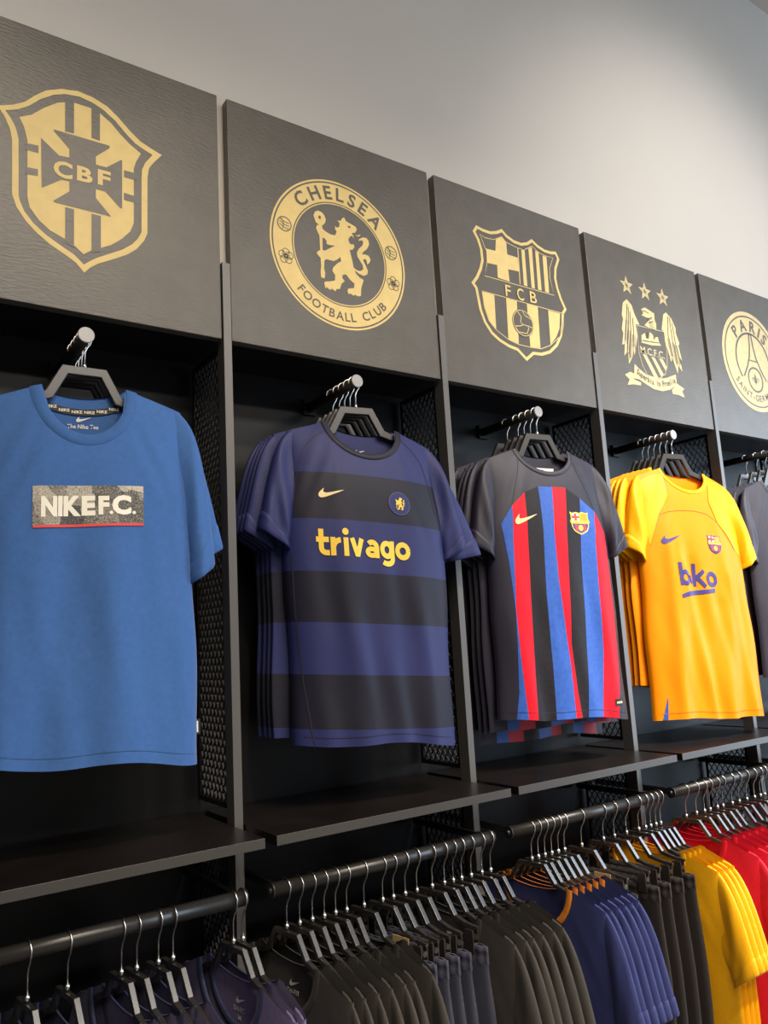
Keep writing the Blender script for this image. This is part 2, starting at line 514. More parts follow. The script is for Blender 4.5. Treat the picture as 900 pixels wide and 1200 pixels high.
'mc_stars': [[-111.5,470.3],[-11.9,468.3],[88.9,467.7]],
'mc_gold': [[[-120.1,417.4],[-142.9,399.9],[-155.9,354.0],[-151.5,339.3],[-164.3,301.8],[-158.2,287.4],[-171.0,242.6],[-156.0,249.2],[-165.9,205.2],[-143.1,224.5],[-146.1,178.6],[-123.7,204.6],[-112.5,237.5],[-109.5,214.8],[-95.1,256.2],[-83.7,289.6],[-85.1,332.7],[-64.4,334.8],[-84.9,368.4],[-96.8,401.7]],[[97.8,413.7],[80.0,401.8],[59.6,340.5],[70.9,334.5],[70.3,297.8],[82.6,263.5],[94.0,225.1],[103.6,242.8],[124.1,185.4],[133.7,219.4],[153.1,198.1],[149.2,250.5],[159.9,240.0],[148.3,295.5],[156.5,305.2],[141.5,343.7],[144.8,360.9],[125.7,394.5]],[[-45.1,396.5],[-22.4,407.2],[26.6,395.0],[25.3,370.4],[31.7,355.5],[28.0,334.5],[-14.2,334.5],[-37.4,338.0],[-16.8,354.0],[-5.6,366.3],[-28.6,371.8],[-47.7,373.9],[-35.6,382.4]],[[-58.9,298.2],[-39.3,309.8],[-36.7,290.4],[-21.8,291.1],[-10.9,319.1],[5.5,310.1],[8.0,290.6],[19.6,304.7],[32.2,307.0],[35.1,289.5],[45.1,277.2],[-7.6,269.8],[-63.8,269.6]],[[-65.0,228.2],[-44.6,227.7],[7.6,153.5],[-13.9,150.3]],[[-18.3,226.3],[-0.5,225.3],[43.3,166.9],[26.2,156.4]],[[23.9,227.4],[45.1,227.0],[63.4,200.0],[56.6,182.9]],[[-115.8,183.6],[-92.5,169.2],[-51.9,152.3],[0.7,148.6],[50.8,158.1],[110.8,181.3],[111.0,143.2],[68.0,119.0],[23.2,106.7],[-24.4,107.7],[-69.0,120.6],[-98.9,131.5],[-127.5,131.0]],[[-174.1,137.2],[-143.8,151.4],[-125.7,148.5],[-129.3,127.0],[-92.1,121.0],[-93.9,110.4],[-134.0,109.1],[-165.9,102.5],[-151.2,123.6]],[[114.2,146.9],[152.0,133.0],[137.3,122.9],[148.8,100.3],[115.2,105.7],[80.8,104.9],[77.2,118.3]]],
'mc_shield': [[-79.8,329.8],[70.9,334.5],[75.4,258.3],[66.7,204.5],[50.7,174.0],[26.2,156.4],[-5.1,149.6],[-51.5,154.3],[-72.3,186.0],[-84.4,226.8]],
'mc_feather': [[[-119.9,400.8],[-131.5,347.2],[-151.1,261.6]],[[-116.0,389.7],[-125.7,313.1],[-146.0,224.0]],[[-109.8,375.2],[-116.6,299.1],[-135.4,202.7]],[[-99.0,353.7],[-101.8,301.9],[-108.3,246.0]],[[104.4,398.5],[93.5,322.4],[104.4,247.0]],[[113.4,396.1],[116.2,310.2],[128.0,222.5]],[[125.8,377.9],[131.0,304.7],[147.6,225.7]],[[-40.0,391.5],[-22.0,392.4],[-4.7,388.7]],[[-14.6,366.5],[11.0,375.7]],[[-11.3,351.1],[14.7,362.2]],[[-59.4,278.3],[34.3,285.3]],[[-23.2,316.8],[-26.7,290.2]]],
'mc_txt': [[-73.6,246.3],[51.3,244.1],[-71.9,256.4],[-76.0,232.2]],
'mc_rib': [[-108.6,158.9],[-54.7,136.3],[-2.9,128.4],[52.9,136.6],[103.2,158.1]],
'psg_c': [-10.808984990418013,316.00583288281985,205.6187842918428]}

# ------------------------------------------------------------------ room shell
CEIL = 4.34
YW = 0.027            # face of the plaster wall above the bays
YR = 0.215            # back of the recess
structure(box_obj('floor', -3.0, 7.5, -9.5, 0.6, -0.05, 0.0, M_FLOOR))
structure(box_obj('ceiling', -3.0, 7.5, -9.5, 0.6, CEIL, CEIL + 0.05, M_CEIL))
structure(box_obj('wall_back', -3.0, 7.5, YW, 0.20, ZB + 0.03, CEIL, M_WALL))
structure(box_obj('trim_1', -3.0, 7.5, YW, YR, ZB + 0.010, ZB + 0.03, M_BACK))
structure(box_obj('wall_recess', -3.0, 7.5, YR, 0.6, 0.0, ZB + 0.03, M_BACK))
structure(box_obj('baseboard_back', -3.0, 7.5, YR - 0.015, YR, 0.0, 0.10, M_BACK))

# ------------------------------------------------------------------ bays: posts, mesh sides, shelves, rails, arms
BAY = ['yellow cross shield board', 'round lion badge board', 'striped shield board with FCB letters', 'eagle and three stars board', 'round tower badge board']
BAYTEE = ['bright blue tee', 'navy hooped shirt', 'red and blue striped shirt', 'orange shirt', 'plain slate shirt']

ORD = ['first', 'second', 'third', 'fourth', 'fifth', 'sixth', 'seventh', 'eighth', 'ninth', 'tenth']
post_lab = ['slim grey upright post left of the bright blue tee',
            'slim grey upright post between the bright blue tee and the navy hooped shirts',
            'slim grey upright post between the navy hooped and the striped shirts',
            'slim grey upright post between the striped shirts and the orange shirts',
            'slim grey upright post between the orange shirts and the slate shirts',
            'slim grey upright post at the far right end of the bays']
for k in range(0, 6):
    x = k * PITCH
    bm = bmesh.new()
    # front strip runs up between the boards, the deeper web stops under the wall
    prof = [(-0.004, 0.0), (-0.004, 2.338), (0.022, 2.338), (0.022, ZB + 0.005), (0.034, ZB + 0.005), (0.034, 0.0)]
    L = [bm.verts.new((x - 0.0095, y, z)) for y, z in prof]
    R = [bm.verts.new((x + 0.0095, y, z)) for y, z in prof]
    n = len(prof)
    bm.faces.new(L); bm.faces.new(R[::-1])
    for i in range(n):
        bm.faces.new((L[i], L[(i + 1) % n], R[(i + 1) % n], R[i]))
    o = bm_obj('upright_post', bm, M_POST)
    tag(o, post_lab[k], 'post', 'upright posts between the bays')


def mesh_grid(y0, y1, z0, z1, dy, dz):
    """expanded metal: zigzag flat strands meeting at the diamond corners"""
    ny = max(2, round((y1 - y0) / dy)); nz = max(2, round((z1 - z0) / (dz / 2)))
    dy = (y1 - y0) / ny; hz = (z1 - z0) / nz
    V, F = [], []
    w, t = 0.0013, 0.0022
    for i in range(ny):
        for sgn in (0, 1):
            for j in range(nz):
                a = (j + sgn) % 2
                ya = y0 + dy * (i + (0.0 if a == 0 else 0.5)) + (0 if sgn == 0 or True else 0)
                yb = y0 + dy * (i + (0.5 if a == 0 else 0.0))
                if sgn == 1:
                    ya += dy * 0.5; yb += dy * 0.5
                    ya, yb = y0 + dy * (i + (1.0 if a == 1 else 0.5)), y0 + dy * (i + (0.5 if a == 1 else 1.0))
                za, zb = z0 + hz * j, z0 + hz * (j + 1)
                b = len(V)
                V += [(-t, ya - w, za), (t, ya - w, za), (t, ya + w, za), (-t, ya + w, za),
                      (-t, yb - w, zb), (t, yb - w, zb), (t, yb + w, zb), (-t, yb + w, zb)]
                F += [(b, b + 1, b + 5, b + 4), (b + 1, b + 2, b + 6, b + 5), (b + 2, b + 3, b + 7, b + 6), (b + 3, b, b + 4, b + 7)]
    return mesh_pd('expanded_mesh', V, F)


mesh_up = mesh_grid(0.046, 0.196, 1.125, 2.135, 0.021, 0.032)
mesh_lo = mesh_grid(0.046, 0.196, 0.125, 1.035, 0.021, 0.032)
mesh_lab = [('upper', 'above the shelf'), ('lower', 'below the shelf')]
for k in range(0, 6):
    for me, z0, z1, (wd, pl) in ((mesh_up, 1.115, 2.145, mesh_lab[0]), (mesh_lo, 0.115, 1.045, mesh_lab[1])):
        e = empty('mesh_side_panel', (k * PITCH, 0.0, 0.0))
        where = ['left of the bright blue tees', 'between blue tees and navy hooped shirts', 'between navy hooped and striped shirts',
                 'between striped and orange shirts', 'between orange and slate shirts', 'at the far right end'][k]
        tag(e, 'black expanded metal side screen ' + pl + ', ' + where, 'screen', 'expanded metal side screens')
        bm = bmesh.new()
        add_box(bm, -0.005, 0.005, 0.036, 0.046, z0, z1)
        add_box(bm, -0.005, 0.005, 0.196, 0.206, z0, z1)
        add_box(bm, -0.005, 0.005, 0.046, 0.196, z0, z0 + 0.010)
        add_box(bm, -0.005, 0.005, 0.046, 0.196, z1 - 0.010, z1)
        bm_obj('frame', bm, M_MESH, e)
        o = link(me, 'expanded_mesh', M_MESH, e)
        o['kind'] = 'stuff'

SH_T, SH_B = 1.0878, 1.0693
for k in range(0, 5):
    x0, x1 = k * PITCH + 0.0125, (k + 1) * PITCH - 0.0125
    e = empty('shelf', ((x0 + x1) / 2, 0.0, SH_B))
    tag(e, 'black wooden shelf with grey edge band below the ' + BAYTEE[k], 'shelf', 'shelves below the hanging shirts')
    hx = (x1 - x0) / 2
    box_obj('shelf_board', -hx, hx, -0.1505, 0.205, 0.0, SH_T - SH_B, M_SHELF, e)
    box_obj('edge_band', -hx, hx, -0.1522, -0.1505, 0.0, SH_T - SH_B + 0.0003, M_SHELFEDGE, e, 0.0006)

RY, RZ, RR = -0.088, 0.972, 0.0150
for k in range(0, 5):
    x0, x1 = k * PITCH + 0.030, (k + 1) * PITCH - 0.030
    e = empty('hanging_rail', ((x0 + x1) / 2, RY, RZ))
    tag(e, 'black round clothes rail under the shelf below the ' + BAYTEE[k], 'rail', 'clothes rails under the shelves')
    hx = (x1 - x0) / 2
    bm = bmesh.new()
    add_tube(bm, [(-hx, 0, 0), (hx, 0, 0)], RR, 20)
    bm_obj('tube', bm, M_RAIL, e, True)
    for s in (-1, 1):
        bm = bmesh.new()
        add_box(bm, s * (hx - 0.014) - 0.004, s * (hx - 0.014) + 0.004, 0.008, YR - RY - 0.012, -0.008, 0.008)
        bm_obj('bracket', bm, M_RAIL, e)
        bm = bmesh.new()
        add_tube(bm, [(s * hx, 0, 0), (s * (hx + 0.003), 0, 0), (s * (hx + 0.003), 0, 0), (s * (hx + 0.007), 0, 0)], [0.0155, 0.0155, 0.007, 0.005], 16)
        bm_obj('end_screw', bm, M_RAIL, e)
    # the two screw plates on the back
ARM_DX = [0.0, 0.010, 0.002, 0.006, 0.0]
AZ, AR, ACAP = 2.090, 0.0130, -0.035
for k in range(0, 5):
    e = empty('display_arm', ((k + 0.5) * PITCH + ARM_DX[k], 0, AZ))
    tag(e, 'black straight arm with grey round cap holding the ' + BAYTEE[k] + 's', 'arm', 'straight display arms')
    bm = bmesh.new()
    add_tube(bm, [(0, 0.206, 0), (0, ACAP + 0.004, 0)], AR, 20)
    bm_obj('tube', bm, M_RAIL, e, True)
    bm = bmesh.new()
    add_tube(bm, [(0, ACAP + 0.005, 0), (0, ACAP + 0.001, 0), (0, ACAP, 0)], [0.0165, 0.0165, 0.0155], 28)
    bm_obj('end_cap', bm, M_CAP, e)
    box_obj('mounting_plate', -0.020, 0.020, 0.207, YR, -0.022, 0.022, M_BACK, e, 0.002)

# ------------------------------------------------------------------ crest boards
BH = 0.6223
BG = 0.0126
YE = -0.0006


def crest_board(k, label):
    x0, x1 = k * PITCH + BG, (k + 1) * PITCH - BG
    e = empty('crest_board', ((k + 0.5) * PITCH, 0, ZB))
    tag(e, label, 'sign', 'crest boards above the bays')
    dz = [0.0, 0.001, 0.002, -0.003, -0.001][k]
    box_obj('board', -(x1 - x0) / 2, (x1 - x0) / 2, 0.0, 0.025, 0.0, BH + dz, M_BOARD, e, 0.0012)
    return e


E = EMBLEM
E_LION = EMBLEM['lion']
# board with the shield and cross
e = crest_board(0, 'dark square board with gold shield, cross and the letters CBF')
ring = ring_shape(E['cbf_out'], []) if False else tess([E['cbf_out'], E['cbf_in']])
flat_print('emblem', merge([ring, tess([E['cbf_field']])]), M_GOLD, e, YE)
flat_print('emblem_cutout', merge([tess([q]) for q in E['cbf_dark']] + [tess([E['cbf_cross']])]), M_BOARD, e, YE * 2)
flat_print('lettering', merge([fit_text('C', -61, -23, 292, 330, 0.035), fit_text('B', -14, 18, 296, 331, 0.035), fit_text('F', 29, 56, 300, 336, 0.035)]), M_GOLD, e, YE * 3)

# board with the round lion badge
e = crest_board(1, 'dark square board with round gold lion badge reading CHELSEA FOOTBALL CLUB')
cx, cz, R0 = 1.4, 291.0, 204.0


def annulus(cx, cz, r0, r1, n=96):
    return ring_shape(circle2(cx, cz, r1, n), circle2(cx, cz, r0, n))


flat_print('emblem', merge([annulus(cx, cz, R0 * 0.975, R0), annulus(cx, cz, 143, R0 * 0.955), annulus(cx, cz, 137, 140),
                            tess([E['lion']]), tess([E['lion_staff']]), tess([E['lion_whisk']])]), M_GOLD, e, YE)
for qd in E['lion_dark']:
    flat_print('emblem_cutout', tess([qd]), M_BOARD, e, YE * 2)
for (bx, bz) in E['che_balls']:
    dk = [annulus(bx, bz, 17.5, 20, 28)]
    for off in (-8, 0, 8):
        dk.append(stroke([(bx - 14, bz + off + 6), (bx, bz + off - 2), (bx + 13, bz + off - 4)], 1.8))
    dk.append(stroke([(bx - 8, bz + 14), (bx - 2, bz), (bx - 6, bz - 15)], 1.8))
    flat_print('ball_drawing', merge(dk), M_BOARD, e, YE * 2)
for (bx, bz) in E['che_roses']:
    dk = []
    for i in range(5):
        a = 2 * pi * i / 5 + pi / 2
        dk.append(stroke(circle2(bx + 11.5 * math.cos(a), bz + 11.5 * math.sin(a), 9, 14), 1.8, True))
        dk.append(stroke([(bx + 4 * math.cos(a), bz + 4 * math.sin(a)), (bx + 12 * math.cos(a), bz + 12 * math.sin(a))], 1.5))
    dk.append(annulus(bx, bz, 3, 5, 14))
    flat_print('rose_drawing', merge(dk), M_BOARD, e, YE * 2)
flat_print('lettering', arc_text('CHELSEA', cx, cz, 169, 36, 141, 38, 0.022), M_BOARD, e, YE * 2)
flat_print('lettering', arc_text('FOOTBALL', cx, cz, 170, 23, 222, 283, 0.012, True), M_BOARD, e, YE * 2)
flat_print('lettering', arc_text('CLUB', cx, cz, 170, 23, 289, 320, 0.012, True), M_BOARD, e, YE * 2)

# board with the striped shield
e = crest_board(2, 'dark square board with gold striped shield, cross, ball and letters FCB')
sh = [ring_shape(E['fcb_out'], inset(E['fcb_out'], 9.5)), stroke(E['fcb_line'], 2.2, True), stroke(E['fcb_line2'], 2.2, True)]
sh += [tess([q]) for q in E['fcb_gold']]
flat_print('emblem', merge(sh), M_GOLD, e, YE)
bx, bz, br = 5.0, 229.0, 42.0
flat_print('emblem_cutout', tess([circle2(bx, bz, br + 2, 40)]), M_BOARD, e, YE * 2)
ln = [annulus(bx, bz, br - 2.2, br, 40)] + [stroke(q, 2.6) for q in E['fcb_arcs']]
flat_print('ball_lines', merge(ln), M_GOLD, e, YE * 3)
flat_print('lettering', merge([fit_text('F', -58, -36, 304, 340, 0.01), fit_text('C', -10, 18, 302, 341, 0.01), fit_text('B', 45, 74, 305, 342, 0.01)]), M_GOLD, e, YE * 3)

# board with the eagle
e = crest_board(3, 'dark square board with pale gold eagle, three stars and motto ribbon')
sh = [tess([q]) for q in E['mc_gold']] + [stroke(E['mc_shield'], 2.2, True), stroke([(-80, 262), (74, 262)], 0.01)]
for sx, sz in E['mc_stars']:
    pts = []
    for i in range(10):
        r = 36 if i % 2 == 0 else 15
        a = pi / 2 + i * pi / 5
        pts.append((sx + r * math.cos(a), sz + r * math.sin(a)))
    sh.append(tess([pts]))
flat_print('emblem', merge(sh), M_GOLDPALE, e, YE)
dk = [stroke(q, 3.4) for q in E['mc_feather']]
for qf in E['mc_feather'][:7]:
    for t in (-9.0, 9.0):
        dk.append(stroke([(x + t * 0.6, z - 10) for x, z in qf[1:]], 2.0))
for i in range(5):      # neck plumage and eye
    dk.append(stroke([(-18 + 3 * i, 372 - 9 * i), (-2 + 4 * i, 366 - 9 * i), (8 + 3 * i, 371 - 9 * i)], 2.0))
dk.append(stroke([(-70, 262), (72, 262)], 0.6))
for sx, sz in E['mc_stars']:
    for i in range(5):
        a = pi / 2 + i * 2 * pi / 5
        dk.append(stroke([(sx, sz), (sx + 26 * math.cos(a), sz + 26 * math.sin(a))], 1.0))
        a += pi / 5
        dk.append(stroke([(sx, sz), (sx + 13 * math.cos(a), sz + 13 * math.sin(a))], 1.6))
flat_print('emblem_cutout', merge(dk), M_BOARD, e, YE * 2)
# motto along the ribbon
rib = E['mc_rib']


def along(pl, t):
    d = [0]
    for a, b in zip(pl, pl[1:]):
        d.append(d[-1] + math.dist(a, b))
    s = t * d[-1]
    for i in range(len(pl) - 1):
        if s <= d[i + 1] or i == len(pl) - 2:
            u = (s - d[i]) / (d[i + 1] - d[i])
            a, b = pl[i], pl[i + 1]
            return (a[0] + (b[0] - a[0]) * u, a[1] + (b[1] - a[1]) * u), math.atan2(b[1] - a[1], b[0] - a[0])


ribs = []
_r = [(along(rib, i / 30)[0]) for i in range(31)]
rib_s = [(sum(p[0] for p in _r[max(0, i - 4):i + 5]) / len(_r[max(0, i - 4):i + 5]), sum(p[1] for p in _r[max(0, i - 4):i + 5]) / len(_r[max(0, i - 4):i + 5])) for i in range(31)]
rib_s = [_r[0]] + rib_s[1:-1] + [_r[-1]]
txt = 'Superbia In Proelia'
for i, ch in enumerate(txt):
    if ch == ' ':
        continue
    p, a = along(rib_s, (i + 0.5) / len(txt))
    v, f = glyphs(ch, 0.028)
    mx = (max(q[0] for q in v) + min(q[0] for q in v)) / 2
    ribs.append(xf(([(x - mx, z - 0.3) for x, z in v], f), 23, 30, p[0], p[1], a))
flat_print('lettering', merge(ribs), M_BOARD, e, YE * 2)
flat_print('lettering', fit_text('M.C.F.C.', -74, 58, 230, 256, 0.006), M_GOLDPALE, e, YE)

# board with the tower badge
e = crest_board(4, 'dark square board with round gold tower badge reading PARIS SAINT-GERMAIN')
cx, cz, R0 = -4.0, 316.0, 207.0
flat_print('emblem', tess([circle2(cx, cz, R0, 96)]), M_GOLDPALE, e, YE)
dk = [annulus(cx, cz, R0 - 23, R0 - 17), stroke([(cx + 116 * math.cos(math.radians(a)), cz + 116 * math.sin(math.radians(a))) for a in range(-40, 221, 4)], 8.5)]
tw = [(-7, 431), (-12, 380), (-22, 335), (-45, 290), (-78, 245)]
dk += [stroke([(cx + x, z) for x, z in tw], 8), stroke([(cx - x, z) for x, z in tw], 8), stroke([(cx - 28, 318), (cx + 28, 318)], 5)]
dk += [annulus(cx, 240, 45, 53, 48)]
dk += [tess([[(cx, 268), (cx + 7, 248), (cx + 3, 232), (cx, 214), (cx - 3, 232), (cx - 7, 248)]]),
       stroke([(cx - 4, 232), (cx - 14, 248), (cx - 22, 244), (cx - 20, 234)], 4), stroke([(cx + 4, 232), (cx + 14, 248), (cx + 22, 244), (cx + 20, 234)], 4),
       stroke([(cx - 12, 230), (cx + 12, 230)], 3)]
flat_print('emblem_cutout', merge(dk), M_BOARD, e, YE * 2)
flat_print('lettering', arc_text('PARIS', cx, cz, 150, 46, 143, 37, 0.03), M_BOARD, e, YE * 2)
flat_print('lettering', arc_text('SAINT-GERMAIN', cx, cz, 152, 25, 212, 328, 0.015, True), M_BOARD, e, YE * 2)

# ------------------------------------------------------------------ hangers
def hanger_mesh(kind, dz=0.0, slim=1.0):
    """local: hook contact at the origin, hanger spread along x"""
    zt = -0.085
    bm = bmesh.new()
    if kind == 'shirt':
        half = [(0.037, zt - 0.003), (0.066, -0.143), (0.098, -0.154), (0.140, -0.174), (0.182, -0.196)]
        thick = [1.0, 1.0, 0.9, 0.7, 0.45]
        tall = [1.0, 1.0, 0.85, 0.7, 0.6]
    elif kind == 'rail':
        half = [(0.037, zt - 0.003), (0.064, -0.128), (0.098, -0.139), (0.140, -0.159), (0.182, -0.181)]
        thick = [0.8, 0.8, 0.75, 0.6, 0.4]
        tall = [1.0, 1.0, 0.85, 0.7, 0.6]
    else:
        half = [(0.037, zt - 0.003), (0.064, -0.128), (0.095, -0.136), (0.128, -0.139)]
        thick = [0.8, 0.8, 0.75, 0.6]
        tall = [1.0, 1.0, 0.8, 0.6]
    path = [(-x, z) for x, z in half[::-1]] + half
    th = thick[::-1] + thick
    tl = [q * slim for q in tall[::-1] + tall]
    n = len(path)
    sec = [(-0.0050, -0.0090), (0.0050, -0.0090), (0.0065, -0.0075), (0.0065, 0.0080), (0.0055, 0.0090), (-0.0055, 0.0090), (-0.0065, 0.0080), (-0.0065, -0.0075)]
    rings = []
    for i, (x, z) in enumerate(path):
        a = Vector(path[max(0, i - 1)]); b = Vector(path[min(n - 1, i + 1)])
        if i not in (0, n - 1):
            t0 = (Vector(path[i]) - a).normalized()
            t = (t0 + (b - Vector(path[i])).normalized()).normalized()
            nn = Vector((-t.y, t.x))
            k = 1 / max(0.5, nn.dot(Vector((-t0.y, t0.x))))
        else:
            t = (b - a).normalized()
            nn = Vector((-t.y, t.x))
            k = 1
        rings.append([bm.verts.new((x + nn.x * h * k * tl[i], y * th[i], z + dz + nn.y * h * k * tl[i])) for y, h in sec])
    m = len(sec)
    for A, B in zip(rings, rings[1:]):
        for j in range(m):
            bm.faces.new((A[j], A[(j + 1) % m], B[(j + 1) % m], B[j]))
    bm.faces.new(rings[0]); bm.faces.new(rings[-1][::-1])
    bmesh.ops.recalc_face_normals(bm, faces=bm.faces[:])
    body = bpy.data.meshes.new('hanger_body'); bm.to_mesh(body); bm.free()
    return body


def hook_mesh(r, zb):
    """wire hook round a bar of radius r lying along local y, bar top at the origin"""
    bm = bmesh.new()
    R = r + 0.0022
    c = (0, -r)
    pts = []
    for i in range(0, 13):
        a = math.radians(200 - i * 215 / 12)
        pts.append((c[0] + R * math.cos(a), 0, c[1] + R * math.sin(a)))
    pts += [(R * 0.72, 0, -r - R * 0.95), (R * 0.35, 0, -r - R * 1.45), (0.001, 0, -r - R * 1.9 - 0.004), (0.0, 0, zb)]
    add_tube(bm, pts, 0.0016, 6)
    add_tube(bm, [(0, 0, zb + 0.008), (0, 0, zb - 0.002)], 0.0045, 8)
    bmesh.ops.recalc_face_normals(bm, faces=bm.faces[:])
    me = bpy.data.meshes.new('hook'); bm.to_mesh(me); bm.free()
    return me


DZR = -0.012      # the rail hangers have a longer hook
HB_SHIRT = hanger_mesh('shirt')
HB_RAIL = hanger_mesh('rail', DZR, 0.55)
HB_CLIP = hanger_mesh('clip', DZR, 0.55)
HOOK_ARM = hook_mesh(AR, -0.079)
HOOK_RAIL = hook_mesh(RR, -0.079 + DZR)


def clip_mesh():
    bm = bmesh.new()
    add_box(bm, -0.012, 0.012, -0.0095, -0.0065, -0.030, 0.016, 0.001)
    add_box(bm, -0.012, 0.012, 0.0065, 0.0095, -0.030, 0.016, 0.001)
    add_tube(bm, [(-0.013, 0, 0.0), (0.013, 0, 0.0)], 0.0062, 8)
    add_box(bm, -0.004, 0.004, -0.0045, 0.0045, 0.0, 0.022)
    bmesh.ops.recalc_face_normals(bm, faces=bm.faces[:])
    me = bpy.data.meshes.new('clip'); bm.to_mesh(me); bm.free()
    return me


CLIP = clip_mesh()
CLIP_Z = -0.170


def make_hanger(loc, rz, label, group, rail=False, clip=False):
    e = empty('clip_hanger' if clip else 'hanger', loc, rz)
    tag(e, label, 'hanger', group)
    link(HB_CLIP if clip else (HB_RAIL if rail else HB_SHIRT), 'hanger_body', M_HANGR if rail else M_HANG, e, False)
    link(HOOK_RAIL if rail else HOOK_ARM, 'hook', M_WIRE, e, True)
    if clip:
        for s in (-1, 1):
            o = link(CLIP, 'clip', M_CLIP, e)
            o.location = (s * 0.108, 0, CLIP_Z)
    return e


# ------------------------------------------------------------------ shirts
def sst(a, b, x):
    t = min(1, max(0, (x - a) / (b - a)))
    return t * t * (3 - 2 * t)


class Shirt:
    """A hanging short-sleeved shirt. Local frame: hook contact at the origin, x across, z up, front towards -y."""

    def __init__(s, length=0.74, chest=0.25, hem=0.262, shoulder=0.212, nw=0.086, drop=0.082, tf=0.055, tb=0.012, p=3.2,
                 wr=1.0, seed=0, zn=-0.128, slope=0.36, sl=None, sr=None, lean=0.0, sleeve_t=0.035, hemwave=0.010,
                 shear=0.0, dx=0.0, dz=0.0, slant=0.0, t0=0.009):
        s.__dict__.update(locals())
        del s.__dict__['s']
        s.zh = zn - length
        rnd = random.Random(seed)
        s.ph = [rnd.uniform(0, 6.28) for _ in range(12)]
        s.lam = [rnd.uniform(0.085, 0.12), rnd.uniform(0.15, 0.2), rnd.uniform(0.05, 0.065)]
        s.folds = []     # extra folds: (x_top, z_top, x_bot, z_bot, width, amount)

    def fin(s, V):
        return [(x + s.dx, y, z + s.shear * x + s.dz) for x, y, z in V]

    def hw(s, z):
        d = s.zn - z
        a = sst(0.10, 0.25, d)
        w = s.shoulder + (s.chest - s.shoulder) * a
        w += (s.hem - s.chest) * sst(0.30, s.length, d)
        return w + 0.003 * math.sin(z * 17 + s.ph[5]) * sst(0.3, 0.5, d)

    def zs(s, x):
        ax = abs(x)
        return s.zn if ax < s.nw else s.zn - s.slope * (ax - s.nw)

    def neck(s, x, front):
        q = max(0.0, 1 - (x / s.nw) ** 2)
        return s.zn - (s.drop if front else 0.020) * q ** (0.5 if front else 0.8)

    def ztop(s, x, front):
        return s.neck(x, front) if abs(x) < s.nw else s.zs(x)

    def wrinkle(s, x, z):
        d = max(0.0, s.zs(x) - z)
        g = sst(0.10, 0.55, d)
        v = 0.0
        v += 0.0042 * g * math.sin(2 * pi * x / s.lam[0] + s.ph[0] + 1.3 * math.sin(z * 5 + s.ph[1]))
        v += 0.0055 * g * math.sin(2 * pi * x / s.lam[1] + s.ph[2] + 0.8 * math.sin(z * 3 + s.ph[3]))
        v += 0.0007 * g * math.sin(2 * pi * (x + 0.25 * z) / s.lam[2] + s.ph[4])
        dg = math.exp(-((abs(x) - 0.13) / 0.05) ** 2) * math.exp(-((d - 0.14) / 0.10) ** 2)
        v += 0.0022 * dg * math.sin((d * 0.7 - abs(x) * 1.3) * 2 * pi / 0.075 + s.ph[6 if x > 0 else 7])
        v += 0.0012 * sst(0.02, 0.2, d) * math.sin(x * 31 + z * 13 + s.ph[8]) * math.sin(z * 17 - x * 19 + s.ph[9])
        for (xt, zt, xb, zb, w, amt) in s.folds:
            if z > zt or zt == zb:
                t = 0.0
                k = math.exp(-((z - zt) / 0.05) ** 2)
            else:
                t = min(1.0, (zt - z) / (zt - zb)); k = 1.0 if z >= zb else math.exp(-((z - zb) / 0.05) ** 2)
            u = (x - (xt + (xb - xt) * t)) / w
            v += amt * k * math.exp(-u * u) * sst(0.0, 0.15, t + 0.05)
        return v * s.wr

    def depth(s, x, z, T):
        d = max(0.0, s.zs(x) - z)
        return s.t0 + (T - s.t0) * (1 - math.exp(-d / 0.10))

    def surf(s, x, z, front=True):
        u = min(1.0, abs(x) / s.hw(z))
        pr = (1 - u ** s.p) ** 0.5
        off = -s.lean * (s.zn - z)
        if front:
            return off - s.depth(x, z, s.tf) * pr + s.wrinkle(x, z) * pr
        return off + s.depth(x, z, s.tb) * pr + 0.3 * s.wrinkle(-x, z) * pr * (s.tb / 0.012)

    def hem_z(s, x, front=True):
        return s.zh + s.slant * x + s.hemwave * (math.sin(x * 21 + s.ph[10]) * 0.4 + 0.5 * math.sin(x * 9 + s.ph[11])) * (1 if front else 0.6)

    def body(s, nu=64, nv=70):
        V, F = [], []
        us = [math.sin((-1 + 2 * i / nu) * pi / 2) * 0.75 + (-1 + 2 * i / nu) * 0.25 for i in range(nu + 1)]
        # columns exactly at the neck corners
        for un in (-s.nw / s.shoulder, s.nw / s.shoulder):
            i = min(range(1, nu), key=lambda q: abs(us[q] - un)); us[i] = un
        for front in (True, False):
            base = len(V)
            for j in range(nv + 1):
                v = j / nv
                v = 1 - (1 - v) ** 1.15
                for u in us:
                    xt = u * s.shoulder
                    zt = s.ztop(xt, front)
                    xh = u * s.hem
                    z0 = s.hem_z(xh, front)
                    z = z0 + (zt - z0) * v
                    x = u * s.hw(z)
                    if abs(u) == 1:
                        y = -s.lean * (s.zn - z)
                    else:
                        y = s.surf(x, z, front)
                    V.append((x, y, z))
            w = nu + 1
            for j in range(nv):
                for i in range(nu):
                    a = base + j * w + i
                    q = (a, a + 1, a + w + 1, a + w)
                    F.append(q if front else q[::-1])
        me = mesh_pd('body', s.fin(V), F)
        bm = bmesh.new(); bm.from_mesh(me)
        bmesh.ops.remove_doubles(bm, verts=bm.verts[:], dist=0.0004)
        bm.to_mesh(me); bm.free()
        return me

